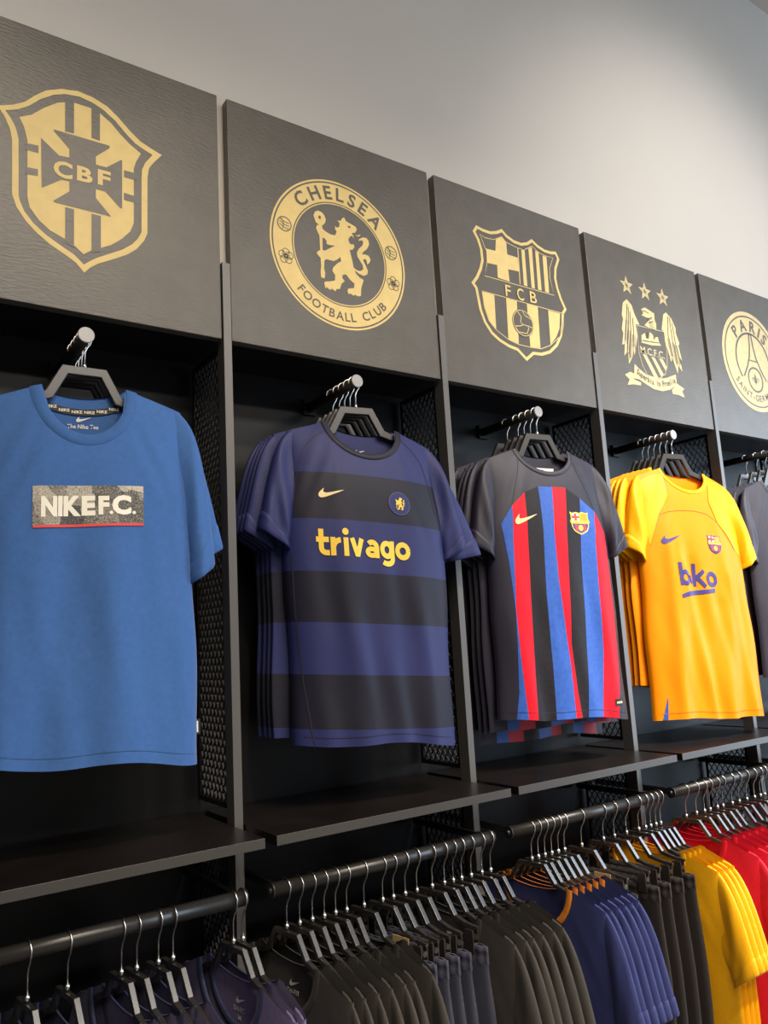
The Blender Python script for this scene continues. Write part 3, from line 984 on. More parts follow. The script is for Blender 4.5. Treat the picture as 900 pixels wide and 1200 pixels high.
    def sleeve_curves(s, side):
        """outer and inner edge curves of a sleeve in the x-z plane: lists of control points"""
        c = (s.sr if side > 0 else s.sl) or {}
        tipx = s.shoulder - 0.030
        sh = s.shoulder
        O = [(tipx, s.zs(tipx) + 0.0005), (sh + 0.032, s.zs(sh) + 0.004), c.get('om', (sh + 0.050, s.zn - 0.155)), c.get('oc', (sh + 0.078, s.zn - 0.280))]
        I = [(s.chest - 0.065, s.zn - 0.205), (s.chest - 0.030, s.zn - 0.262), c.get('im', (s.chest - 0.010, s.zn - 0.290)), c.get('ic', (s.chest - 0.012, s.zn - 0.325))]
        return O, I, c

    def sleeve(s, side, ns=30, na=28, cuff=False):
        O, I, c = s.sleeve_curves(side)

        def bz(P, t):
            a, b, cc, d = P
            k = [(1 - t) ** 3, 3 * t * (1 - t) ** 2, 3 * t * t * (1 - t), t ** 3]
            return (sum(k[i] * P[i][0] for i in range(4)), sum(k[i] * P[i][1] for i in range(4)))
        V, F = [], []
        yo = c.get('yo', -0.006)
        tc = c.get('t', s.sleeve_t)
        t0, t1 = (0.0, 1.0)
        rows = [i / ns for i in range(ns + 1)]
        if cuff:
            rows = [0.885, 0.89, 0.92, 0.96, 0.995, 1.003, 1.003]
        for ri, t in enumerate(rows):
            o, i_ = bz(O, t), bz(I, t)
            cx, cz = (o[0] + i_[0]) / 2, (o[1] + i_[1]) / 2
            hx, hz = (o[0] - i_[0]) / 2, (o[1] - i_[1]) / 2
            tf = (0.09 * s.tf + (tc - 0.09 * s.tf) * sst(-0.05, 0.75, t) ** 0.8)
            tb = (0.005 + (tc * 0.6 - 0.005) * sst(0, 0.8, t)) * (0.4 + 0.6 * s.tb / 0.012)
            if cuff:
                e = [0.0, 0.0016, 0.0018, 0.0018, 0.0018, 0.0, -0.004][ri]
            else:
                e = 0.0
            for k in range(na):
                A = 2 * pi * k / na
                ca, sa = math.cos(A), math.sin(A)
                L = math.hypot(hx, hz)
                f = 1 + e / L
                w = 0.0
                if sa < 0:     # front
                    y = tf * sa * (abs(sa) ** -0.25 if sa else 0)
                    w = s.wr * sst(0.05, 0.3, t) * 0.0045 * math.sin(ca * 4.2 + s.ph[2] + side + t * 3.0) * abs(sa)
                    w += s.wr * 0.004 * math.sin(t * 13 + ca * 3 + s.ph[3] * side) * abs(sa) * sst(0.1, .4, t) * (1 - sst(.7, 1, t))
                    y += -e
                else:
                    y = tb * sa + (e if sa > 0.01 else 0)
                x = cx + ca * hx * f
                z = cz + ca * hz * f
                yy = y + w + yo * sst(0, 0.5, t) - s.lean * (s.zn - z)
                V.append((side * x, yy, z))
        nr = len(rows)
        for r in range(nr - 1):
            for k in range(na):
                q = (r * na + k, r * na + (k + 1) % na, (r + 1) * na + (k + 1) % na, (r + 1) * na + k)
                F.append(q if side < 0 else q[::-1])
        return mesh_pd('cuff' if cuff else 'sleeve', s.fin(V), F)

    def collar(s, width=0.018, n=40, front=True, bulge=0.0014, close=True):
        """ribbed band round the neck opening, front half or back half"""
        V, F = [], []
        dr = s.drop if front else 0.020
        ex = 0.5 if front else 0.8
        pts = []
        for i in range(n + 1):
            t = pi * i / n
            x = -s.nw * math.cos(t)
            pts.append((x, s.neck(x, front)))
        rows = [(0.0, 0.0030), (0.0002, -0.0005), (0.0015, -bulge), (width * 0.5, -bulge * 1.1), (width * 0.95, -bulge), (width, -0.0002)]
        for i, (x, z) in enumerate(pts):
            a = Vector(pts[max(0, i - 1)]); b = Vector(pts[min(n, i + 1)])
            t = (b - a).normalized()
            nn = Vector((t.y, -t.x))
            if i in (0, n):
                nn = Vector((-1 if i == 0 else 1, -0.25)).normalized()
            for d, h in rows:
                X, Z = x + nn.x * d, z + nn.y * d
                Z = min(Z, s.zs(X) + 0.002)
                y = s.surf(X, Z, front)
                V.append((X, y + (h if front else -h), Z))
        m = len(rows)
        for i in range(n):
            for j in range(m - 1):
                q = (i * m + j, i * m + j + 1, (i + 1) * m + j + 1, (i + 1) * m + j)
                F.append(q if front else q[::-1])
        return mesh_pd('collar', s.fin(V), F)

    def lay(s, shape, lift=0.0012, front=True, inner=False, maxlen=0.011):
        """drape a flat shape (x, z metres) over the shirt surface"""
        v, f = shape
        bm = bmesh.new()
        vs = [bm.verts.new((p[0], p[1], 0)) for p in v]
        for q in f:
            try:
                bm.faces.new([vs[i] for i in q])
            except ValueError:
                pass
        bmesh.ops.remove_doubles(bm, verts=bm.verts[:], dist=1e-6)
        bmesh.ops.triangulate(bm, faces=bm.faces[:])
        for _ in range(6):
            ed = [e for e in bm.edges if e.calc_length() > maxlen]
            if not ed:
                break
            bmesh.ops.subdivide_edges(bm, edges=ed, cuts=1)
            bmesh.ops.triangulate(bm, faces=[q for q in bm.faces if len(q.verts) > 3])
        sg = -1 if (front != inner) else 1
        for q in bm.verts:
            x, z = q.co.x, q.co.y
            q.co = (x, s.surf(x, z, front) + sg * lift, z)
        for q in bm.faces:
            q.normal_update()
            if q.normal.y * sg < 0:
                q.normal_flip()
        for q in bm.verts:
            q.co = s.fin([q.co])[0]
        me = bpy.data.meshes.new('print'); bm.to_mesh(me); bm.free()
        return me


def dress(S, name, loc, rz, label, cat, group, m_body, m_sleeve, m_collar, cw=0.017, nu=64, nv=70, ns=26, na=28, cuffs=True, m_cuff=None, tilt=0.0):
    e = empty(name, loc, rz)
    e.rotation_euler = (0, tilt, rz)
    tag(e, label, cat, group)
    link(S.body(nu, nv), 'body', m_body, e, True)
    for side in (-1, 1):
        sl = link(S.sleeve(side, ns, na), 'sleeve', m_sleeve, e, True)
        if cuffs:
            link(S.sleeve(side, ns, na, True), 'cuff', m_cuff or m_sleeve, sl, True)
    for fr in (True, False):
        link(S.collar(cw, 40 if nu > 40 else 18, fr), 'collar', m_collar, e, True)
    return e


def put(e, S, name, shape, m, lift=0.0012, front=True, inner=False, maxlen=0.011, parent=None):
    return link(S.lay(shape, lift, front, inner, maxlen), name, m, parent or e, True)


# ---- fabrics
C_NIKE = cloth('blue_cotton', (0.045, 0.126, 0.345), 0.85, 0.2)
C_NIKE_RIB = cloth('blue_cotton_rib', (0.041, 0.116, 0.318), 0.85, 0.2)
NAVY = (0.024, 0.029, 0.118)
DARK = (0.012, 0.0115, 0.024)
C_CHE = ramp_cloth('hooped_polyester', 2, -0.90, -0.10, [(-0.90, NAVY), (-0.850, DARK), (-0.734, NAVY), (-0.616, DARK), (-0.501, NAVY), (-0.379, DARK), (-0.266, NAVY)], 0.55, 0.0, 0.3, 0.075)
C_CHE_SL = cloth('navy_polyester', NAVY, 0.55, 0.0, 0.05, 0.3)
C_CHE_DK = cloth('dark_navy_polyester', DARK, 0.55, 0.0, 0.05, 0.3)
C_BAR = cloth('slate_polyester', (0.019, 0.016, 0.030), 0.52, 0.0, 0.05, 0.4)
C_BAR_DK = cloth('black_stripe_polyester', (0.014, 0.012, 0.016), 0.6, 0.0, 0.2, 0.25)
C_BAR_BL = cloth('royal_blue_polyester', (0.038, 0.115, 0.46), 0.55, 0.0, 0.12, 0.25)
C_BAR_RD = cloth('red_polyester', (0.74, 0.009, 0.024), 0.55, 0.0, 0.10, 0.2)
C_ORA = cloth('orange_polyester', (1.0, 0.285, 0.0), 0.5, 0.0, 0.03, 0.2)
C_ORA_Y = cloth('yellow_orange_polyester', (1.0, 0.45, 0.0), 0.5, 0.0, 0.04, 0.25)
C_SLATE = cloth('slate_grey_polyester', (0.042, 0.040, 0.060), 0.55, 0.1, 0.05, 0.4)
P_GOLD = mat('print_gold', (0.92, 0.60, 0.06), 0.5)
P_PALEGOLD = mat('print_pale_gold', (0.85, 0.66, 0.32), 0.45)
P_CREAM = mat('print_cream', (0.86, 0.80, 0.66), 0.6)
P_WHITE = mat('print_white', (0.75, 0.75, 0.72), 0.6)
P_RED = mat('print_red', (0.75, 0.05, 0.04), 0.6)
P_NAVY = mat('print_navy', (0.055, 0.045, 0.22), 0.5)
P_BLACK = mat('print_black', (0.012, 0.012, 0.014), 0.6)
P_YEL = mat('print_yellow', (0.90, 0.66, 0.06), 0.5)
P_ORG = mat('print_orange', (0.85, 0.36, 0.02), 0.5)
P_PURP = mat('print_purple', (0.10, 0.05, 0.22), 0.5)
P_SEAMDK = mat('seam_dark', (0.020, 0.019, 0.035), 0.7)
P_SEAMORG = mat('seam_orange', (0.62, 0.17, 0.01), 0.7)
P_SEAMBL = mat('seam_blue', (0.04, 0.11, 0.28), 0.8)
P_TAGTAN = mat('tag_kraft', (0.55, 0.38, 0.17), 0.7)


def swoosh(x, z, w, rot=0.0):
    pts = smooth_closed([(p[0], p[1]) for p in SWOOSH], 2)
    return xf(tess([pts]), w, w, x, z, rot)


def arc(cx, cz, rx, rz, a0, a1, n=14):
    return [(cx + rx * math.cos(math.radians(a0 + (a1 - a0) * i / n)), cz + rz * math.sin(math.radians(a0 + (a1 - a0) * i / n))) for i in range(n + 1)]


def fat_word(word, x0, x1, zb, xh, w=0.27):
    """heavy rounded lower-case lettering drawn from strokes; xh = x-height in metres"""
    h = w / 2
    L = {
        't': (0.80, [stroke([(0.34, 1.42), (0.34, 0.45)] + arc(0.62, 0.42, 0.28, 0.42 - h, 180, 270, 8) + [(0.80, h)], w), stroke([(0.05, 1 - h), (0.78, 1 - h)], w)]),
        'r': (0.66, [stroke([(h, 0), (h, 1.0)], w), stroke(arc(0.60, 0.40, 0.60 - h, 0.60 - h, 180, 92, 8), w)]),
        'i': (0.32, [stroke([(0.16, 0), (0.16, 1.0)], w), tess([circle2(0.16, 1.33, 0.19, 20)])]),
        'v': (0.92, [stroke([(h, 1.0), (0.46, 0.04)], w), stroke([(0.92 - h, 1.0), (0.46, 0.04)], w), tess([[(0.34, 0.0), (0.58, 0.0), (0.46, 0.25)]])]),
        'a': (0.88, [stroke(arc(0.42, 0.31, 0.42 - h, 0.31 - h * 0.9, 0, 360, 24), w * 0.9), stroke([(0.88 - h, 0), (0.88 - h, 0.55)] + arc(0.45, 0.58, 0.43 - h, 0.42 - h, 0, 140, 10), w)]),
        'g': (0.98, [stroke(arc(0.46, 0.50, 0.46 - h, 0.50 - h, 0, 360, 28), w), stroke([(0.98 - h, 1.0), (0.98 - h, 0.0)] + arc(0.46, -0.02, 0.52 - h, 0.40 - h, 0, -140, 10), w)]),
        'o': (1.0, [stroke(arc(0.50, 0.50, 0.50 - h, 0.50 - h, 0, 360, 28), w)]),
        'b': (0.98, [stroke([(h, 0), (h, 1.45)], w), stroke(arc(0.50, 0.50, 0.48 - h, 0.50 - h, 0, 360, 28), w)]),
        'k': (0.98, [stroke([(h, 0), (h, 1.45)], w), stroke([(h, 0.42), (0.86, 1.02)], w), stroke([(0.34, 0.56), (0.90, -0.02)], w)]),
        'e': (0.30, [stroke(arc(0.50, 0.50, 0.50 - h, 0.50 - h, 150, 235, 10), w * 0.8)]),
    }
    gap = 0.07
    tot = sum(L[c][0] + gap for c in word) - gap
    k = (x1 - x0) / tot
    x = 0.0
    out = []
    for c in word:
        for sh in L[c][1]:
            out.append(xf(sh, k, xh, x0 + x * k, zb))
        x += L[c][0] + gap
    return merge(out)


def rect(x0, x1, z0, z1):
    return [(x0, z0), (x1, z0), (x1, z1), (x0, z1)], [(0, 1, 2, 3)]


def arm_hang(k, y):
    return ((k + 0.5) * PITCH + ARM_DX[k], y, AZ + AR)

# ------------------------------------------------------------------ shirts on the display arms
def stack(k, ys, yaws, S, mats, labels, group, name='football_shirt', cat='shirt', hang_labels=None, lows=None, tints=None):
    """the shirts hanging behind the front one; S is a flat Shirt, one mesh set shared by all"""
    proto = None
    for i, (y, yw) in enumerate(zip(ys, yaws)):
        loc = arm_hang(k, y)
        if proto is None:
            e = dress(S, name, loc, math.radians(yw), labels[i], cat, group, *mats, nu=36, nv=36, ns=14, na=18)
            proto = e
        else:
            e = copy_tree(proto)
            e.location = loc
            e.rotation_euler = (0, 0, math.radians(yw))
            e['label'] = labels[i]
        if lows:
            e.scale = (1, 1, lows[i])
        make_hanger(loc, math.radians(yw), hang_labels[i], 'hangers on the display arms')


def behind(what, n):
    return ['%s hanging behind the front one, %s from the front' % (what, ORD[i + 1]) for i in range(n)]


def behind_h(what, n):
    return ['black hanger of the %s shirt from the front on the %s arm' % (ORD[i + 1], what) for i in range(n)]


HG = 'hangers on the display arms'

# ---- bay 1: blue tee
S0 = Shirt(length=0.730, chest=0.215, hem=0.222, shoulder=0.196, nw=0.080, drop=0.108, tf=0.065, wr=0.7, seed=3, p=2.8, zn=-0.122, shear=0.055, slant=-0.09, hemwave=0.018,
           sr=dict(oc=(0.258, -0.495), ic=(0.208, -0.530)))
S0.folds = [(-0.04, -0.45, -0.085, -0.86, 0.030, 0.007), (0.05, -0.44, 0.045, -0.86, 0.035, -0.007), (0.15, -0.34, 0.165, -0.85, 0.020, 0.006), (-0.14, -0.36, -0.15, -0.85, 0.022, -0.006)]
loc = arm_hang(0, -0.020)
Y0 = math.radians(-3)
make_hanger(loc, Y0, 'black hanger in the neck of the front bright blue tee', HG)
tee = dress(S0, 't_shirt', loc, Y0, 'bright blue cotton tee with NIKE F.C. box print, front of its arm', 't-shirt', 'blue tees on the arm', C_NIKE, C_NIKE, C_NIKE_RIB, 0.023)
S0b = Shirt(length=0.70, chest=0.215, hem=0.218, shoulder=0.205, nw=0.088, drop=0.09, tf=0.012, tb=0.010, wr=0.5, seed=4, sleeve_t=0.014,
            sr=dict(oc=(0.290, -0.44), ic=(0.222, -0.48)))
stack(0, [0.006, 0.032, 0.058], [-4, -3, -4], S0b, (C_NIKE, C_NIKE, C_NIKE_RIB), behind('bright blue cotton tee', 3), 'blue tees on the arm', 't_shirt', 't-shirt', behind_h('blue tee', 3))

# ---- bay 2: navy hooped shirt
S1 = Shirt(shear=-0.075, dx=0.008, length=0.760, chest=0.208, hem=0.200, shoulder=0.190, nw=0.090, drop=0.080, tf=0.075, wr=0.9, seed=11, p=2.6, zn=-0.128)
loc = arm_hang(1, -0.020)
Y1 = math.radians(-11)
make_hanger(loc, Y1, 'black hanger in the neck of the front navy hooped shirt', HG)
che = dress(S1, 'football_shirt', loc, Y1, 'navy and dark hooped shirt with gold trivago print, front of its arm', 'shirt', 'navy hooped shirts', C_CHE, C_CHE_SL, C_CHE_DK, 0.015)
S1b = Shirt(shear=-0.075, sr=dict(oc=(0.345, -0.42), ic=(0.25, -0.445), om=(0.30, -0.29)), length=0.745, chest=0.22, hem=0.225, shoulder=0.205, nw=0.090, drop=0.08, tf=0.012, tb=0.010, wr=0.5, seed=12, sleeve_t=0.014)
stack(1, [0.006, 0.032, 0.058, 0.09], [-10, -9, -8, -7], S1b, (C_CHE, C_CHE_SL, C_CHE_DK), behind('navy hooped shirt', 4), 'navy hooped shirts', hang_labels=behind_h('navy hooped', 4))

# ---- bay 3: striped shirt
S2 = Shirt(dx=0.005, slant=-0.05, length=0.765, chest=0.212, hem=0.218, shoulder=0.194, nw=0.090, drop=0.070, tf=0.060, wr=0.8, seed=21, p=2.8, zn=-0.128)
loc = arm_hang(2, -0.020)
Y2 = math.radians(-9)
make_hanger(loc, Y2, 'black hanger in the neck of the front red and blue striped shirt', HG)
bar = dress(S2, 'football_shirt', loc, Y2, 'slate shirt with red, blue and black stripes, front of its arm', 'shirt', 'striped shirts', C_BAR, C_BAR, C_BAR, 0.015)
C_BARB = ramp_cloth('striped_polyester', 0, -0.26, 0.26, [(-0.26, (0.019, 0.016, 0.030)), (-0.17, (0.045, 0.13, 0.48)), (-0.13, (0.62, 0.02, 0.04)), (-0.08, (0.014, 0.012, 0.016)),
                    (-0.03, (0.045, 0.13, 0.48)), (0.02, (0.62, 0.02, 0.04)), (0.055, (0.014, 0.012, 0.016)), (0.10, (0.045, 0.13, 0.48)), (0.14, (0.62, 0.02, 0.04)), (0.19, (0.019, 0.016, 0.030))], 0.5)
_nt = C_BARB.node_tree
_rp = [n for n in _nt.nodes if n.type == 'VALTORGB' and n.color_ramp.interpolation == 'CONSTANT'][0]
_mx = _nt.nodes.new('ShaderNodeMix')
_mx.data_type = 'RGBA'
_lt = _nt.nodes.new('ShaderNodeMath')
_lt.operation = 'LESS_THAN'
_lt.inputs[1].default_value = -0.32
_sp = [n for n in _nt.nodes if n.type == 'SEPXYZ'][0]
_nt.links.new(_sp.outputs[2], _lt.inputs[0])
_nt.links.new(_lt.outputs[0], _mx.inputs[0])
_mx.inputs[6].default_value = (0.019, 0.016, 0.030, 1)
_nt.links.new(_rp.outputs['Color'], _mx.inputs[7])
_nt.links.new(_mx.outputs[2], _nt.nodes['Principled BSDF'].inputs['Base Color'])
S2b = Shirt(length=0.785, chest=0.22, hem=0.225, shoulder=0.205, nw=0.090, drop=0.08, tf=0.012, tb=0.010, wr=0.5, seed=22, sleeve_t=0.014)
stack(2, [0.006, 0.032, 0.058, 0.105], [-8, -7, -6, -4], S2b, (C_BARB, C_BAR, C_BAR), behind('striped slate shirt', 4), 'striped shirts', hang_labels=behind_h('striped', 4), lows=[1.0, 1.005, 1.04, 1.0])

# ---- bay 4: orange shirt
S3 = Shirt(shear=-0.075, dx=0.022, dz=-0.010, length=0.815, chest=0.215, hem=0.228, shoulder=0.194, nw=0.090, drop=0.072, tf=0.060, wr=1.0, seed=31, p=2.8, zn=-0.128)
S3.folds = [(-0.13, -0.36, -0.15, -0.95, 0.016, -0.007), (-0.09, -0.42, -0.02, -0.96, 0.020, -0.009), (0.10, -0.45, 0.16, -0.92, 0.018, -0.008), (-0.055, -0.42, 0.02, -0.96, 0.022, 0.008), (0.05, -0.55, 0.09, -0.95, 0.025, 0.006)]
loc = arm_hang(3, -0.020)
Y3 = math.radians(-12)
make_hanger(loc, Y3, 'black hanger in the neck of the front orange shirt', HG)
ora = dress(S3, 'football_shirt', loc, Y3, 'bright orange shirt with purple beko print, front of its arm', 'shirt', 'orange shirts', C_ORA, C_ORA_Y, C_ORA_Y, 0.013)
S3b = Shirt(shear=-0.05, dx=0.01, length=0.72, chest=0.22, hem=0.225, shoulder=0.205, nw=0.090, drop=0.08, tf=0.012, tb=0.010, wr=0.6, seed=32, sleeve_t=0.014)
stack(3, [0.004, 0.028, 0.052, 0.076, 0.10], [-11, -10, -9, -8, -7], S3b, (C_ORA, C_ORA_Y, C_ORA_Y), behind('bright orange shirt', 5), 'orange shirts', hang_labels=behind_h('orange', 5))

# ---- bay 5: slate shirts
S4 = Shirt(length=0.73, chest=0.215, hem=0.22, shoulder=0.196, nw=0.090, drop=0.080, tf=0.05, wr=0.8, seed=41, p=2.8, zn=-0.128)
loc = arm_hang(4, -0.020)
Y4 = math.radians(-6)
make_hanger(loc, Y4, 'black hanger in the neck of the front slate shirt', HG)
sla = dress(S4, 'football_shirt', loc, Y4, 'plain slate grey shirt at the right edge, front of its arm', 'shirt', 'slate shirts', C_SLATE, C_SLATE, C_SLATE, 0.015)
S4b = Shirt(length=0.72, chest=0.22, hem=0.225, shoulder=0.205, nw=0.090, drop=0.08, tf=0.012, tb=0.010, wr=0.5, seed=42, sleeve_t=0.014)
stack(4, [0.010, 0.045, 0.09], [-6, -5, -4], S4b, (C_SLATE, C_SLATE, C_SLATE), behind('plain slate grey shirt', 3), 'slate shirts', hang_labels=behind_h('slate', 3))

# ------------------------------------------------------------------ prints, badges, seams and labels of the front shirts
def hemclip(S, pts):
    return [(x, max(z, S.hem_z(x) + 0.0015)) for x, z in pts]


# blue tee: box print, neck tape, neck print, side label
def box_print_mat():
    m = mat('box_print_grain', (0.3, 0.3, 0.28), 0.7)
    nt = m.node_tree
    b = nt.nodes['Principled BSDF']
    tc = [n for n in nt.nodes if n.type == 'TEX_COORD'][0]
    n1 = nt.nodes.new('ShaderNodeTexNoise'); n1.inputs['Scale'].default_value = 420; n1.inputs['Detail'].default_value = 2
    n2 = nt.nodes.new('ShaderNodeTexVoronoi'); n2.inputs['Scale'].default_value = 20; n2.distance = 'CHEBYCHEV'
    nt.links.new(tc.outputs['Object'], n1.inputs['Vector'])
    nt.links.new(tc.outputs['Object'], n2.inputs['Vector'])
    mx = nt.nodes.new('ShaderNodeMix'); mx.data_type = 'FLOAT'; mx.inputs[0].default_value = 0.4
    nt.links.new(n1.outputs['Fac'], mx.inputs[2])
    nt.links.new(n2.outputs['Color'], mx.inputs[3])
    r = nt.nodes.new('ShaderNodeValToRGB')
    r.color_ramp.elements[0].position = 0.36; r.color_ramp.elements[0].color = (0.05, 0.05, 0.05, 1)
    r.color_ramp.elements[1].position = 0.72; r.color_ramp.elements[1].color = (0.62, 0.55, 0.44, 1)
    nt.links.new(mx.outputs[0], r.inputs['Fac'])
    nt.links.new(r.outputs['Color'], b.inputs['Base Color'])
    return m


put(tee, S0, 'box_print', rect(-0.099, 0.103, -0.4115, -0.334), box_print_mat(), 0.0012)
put(tee, S0, 'box_underline', rect(-0.098, 0.102, -0.4135, -0.4085), P_RED, 0.0018)
put(tee, S0, 'lettering', merge([fit_text('N', -0.085, -0.057, -0.3935, -0.354, 0.055), fit_text('I', -0.0555, -0.0475, -0.393, -0.354, 0.05),
                                 fit_text('K', -0.046, -0.015, -0.393, -0.354, 0.055), fit_text('E', -0.014, 0.0105, -0.3925, -0.354, 0.055),
                                 fit_text('F', 0.016, 0.036, -0.391, -0.3545, 0.055), fit_text('.', 0.036, 0.043, -0.391, -0.384, 0.03),
                                 fit_text('C', 0.041, 0.078, -0.392, -0.353, 0.055), fit_text('.', 0.080, 0.087, -0.391, -0.384, 0.03)]), P_CREAM, 0.0022)
tape = [(-0.077 + 0.154 * i / 30, S0.neck(-0.077 + 0.154 * i / 30, False) - 0.0285) for i in range(31)]
put(tee, S0, 'neck_tape', stroke(tape, 0.013), P_BLACK, 0.0030, False, True)
words = []
for i in range(6):
    x = -0.060 + i * 0.024
    words.append(fit_text('NIKE', x - 0.010, x + 0.010, S0.neck(x, False) - 0.0315, S0.neck(x, False) - 0.0255, 0.02))
put(tee, S0, 'tape_lettering', merge(words), P_CREAM, 0.0042, False, True)
put(tee, S0, 'neck_print', merge([swoosh(-0.013, -0.190, 0.030), fit_text('The Nike Tee', -0.030, 0.030, -0.204, -0.195, 0.015)]), P_WHITE, 0.0015, False, True)
o = box_obj('side_label', 0.216, 0.228, -0.003, 0.000, -0.820, -0.790, P_BLACK, tee)
o2 = box_obj('label_mark', 0.2205, 0.2235, -0.0036, -0.003, -0.816, -0.794, P_WHITE, o)
hem = [(-0.205 + 0.41 * i / 40, S0.hem_z(-0.205 + 0.41 * i / 40) + 0.022) for i in range(41)]
put(tee, S0, 'hem_seam', stroke(hem, 0.0015), P_SEAMBL, 0.0010)

# navy hooped shirt
put(che, S1, 'swoosh', swoosh(-0.1335, -0.328, 0.060, -0.02), P_PALEGOLD, 0.0014)
put(che, S1, 'lettering', fat_word('trivago', -0.1465, 0.0850, -0.4645, 0.0430, 0.29), P_GOLD, 0.0016)
put(che, S1, 'badge', merge([tess([circle2(0.066, -0.3275, 0.029, 40)])]), C_CHE_SL, 0.0012)
put(che, S1, 'badge_ring', ring_shape(circle2(0.066, -0.3275, 0.0285, 40), circle2(0.066, -0.3275, 0.0268, 40)), mat('badge_ring_blue', (0.06, 0.07, 0.20), 0.5), 0.0017)
lionS = [(0.066 + p[0] * 0.000145, -0.3275 + (p[1] - 291) * 0.000145) for p in E_LION]
put(che, S1, 'badge_lion', tess([lionS]), P_GOLD, 0.0022)
for pts in ([(-0.094, -0.150), (-0.130, -0.176), (-0.155, -0.2045), (-0.170, -0.245), (-0.179, -0.285), (-0.187, -0.34)],
            [(0.094, -0.150), (0.128, -0.180), (0.149, -0.2102), (0.158, -0.245), (0.1655, -0.285), (0.172, -0.34)]):
    put(che, S1, 'raglan_seam', stroke(pts, 0.0022), P_SEAMDK, 0.0010)
put(che, S1, 'side_seam', stroke([(-0.196, -0.46), (-0.193, -0.58), (-0.188, -0.66), (-0.180, -0.755), (-0.166, -0.868), (-0.163, -0.882)], 0.0028), P_SEAMDK, 0.0012)
put(che, S1, 'neck_label', merge([swoosh(-0.013, -0.195, 0.028)]), P_WHITE, 0.0015, False, True)

# striped shirt
ST = dict(
    blue=[[(-0.1788, -0.3535), (-0.1428, -0.3014), (-0.1517, -0.4073), (-0.1634, -0.5865), (-0.1625, -0.703), (-0.1546, -0.889), (-0.1827, -0.889), (-0.1724, -0.8086), (-0.1650, -0.5951), (-0.1697, -0.4586)],
          [(-0.0516, -0.2456), (-0.0042, -0.2458), (-0.019, -0.3728), (-0.0212, -0.5138), (-0.0139, -0.6347), (-0.008, -0.7367), (-0.006, -0.9), (-0.0668, -0.9), (-0.0654, -0.7334), (-0.0662, -0.5474), (-0.0557, -0.373)],
          [(0.0904, -0.2759), (0.145, -0.3126), (0.1293, -0.4066), (0.1212, -0.5601), (0.1179, -0.718), (0.094, -0.91), (0.0368, -0.91), (0.0533, -0.7147), (0.0646, -0.5588), (0.0704, -0.4254)]],
    red=[[(-0.1428, -0.3014), (-0.0992, -0.2633), (-0.1056, -0.373), (-0.1137, -0.5458), (-0.1203, -0.7301), (-0.1276, -0.89), (-0.1546, -0.89), (-0.1625, -0.703), (-0.1634, -0.5867), (-0.1517, -0.4073)],
         [(-0.0042, -0.2458), (0.0439, -0.2467), (0.0247, -0.3722), (0.0135, -0.5145), (0.0009, -0.6865), (0.0071, -0.8132), (0.0156, -0.91), (-0.006, -0.91), (-0.008, -0.7367), (-0.0139, -0.6347), (-0.0212, -0.5138), (-0.019, -0.3728)],
         [(0.145, -0.3126), (0.180, -0.375), (0.184, -0.48), (0.183, -0.589), (0.177, -0.738), (0.150, -0.92), (0.094, -0.92), (0.1179, -0.718), (0.1212, -0.5601), (0.1293, -0.4066)]],
    black=[[(-0.0992, -0.2633), (-0.0516, -0.2456), (-0.0557, -0.373), (-0.0662, -0.5474), (-0.0654, -0.7334), (-0.0668, -0.9), (-0.1276, -0.9), (-0.1203, -0.7301), (-0.1137, -0.5458), (-0.1056, -0.373)],
           [(0.0439, -0.2467), (0.0904, -0.2759), (0.0704, -0.4254), (0.0646, -0.5588), (0.0533, -0.7147), (0.0368, -0.91), (0.0156, -0.91), (0.0071, -0.8132), (0.0009, -0.6865), (0.0135, -0.5145), (0.0247, -0.3722)]])
for key, mm in (('blue', C_BAR_BL), ('red', C_BAR_RD), ('black', C_BAR_DK)):
    for poly in ST[key]:
        o = put(bar, S2, 'stripe', tess([hemclip(S2, poly)]), mm, 0.0011, maxlen=0.009)
        o['label'] = key + ' vertical stripe'
put(bar, S2, 'swoosh', swoosh(-0.1410, -0.355, 0.073, 0.03), P_PALEGOLD, 0.0022)


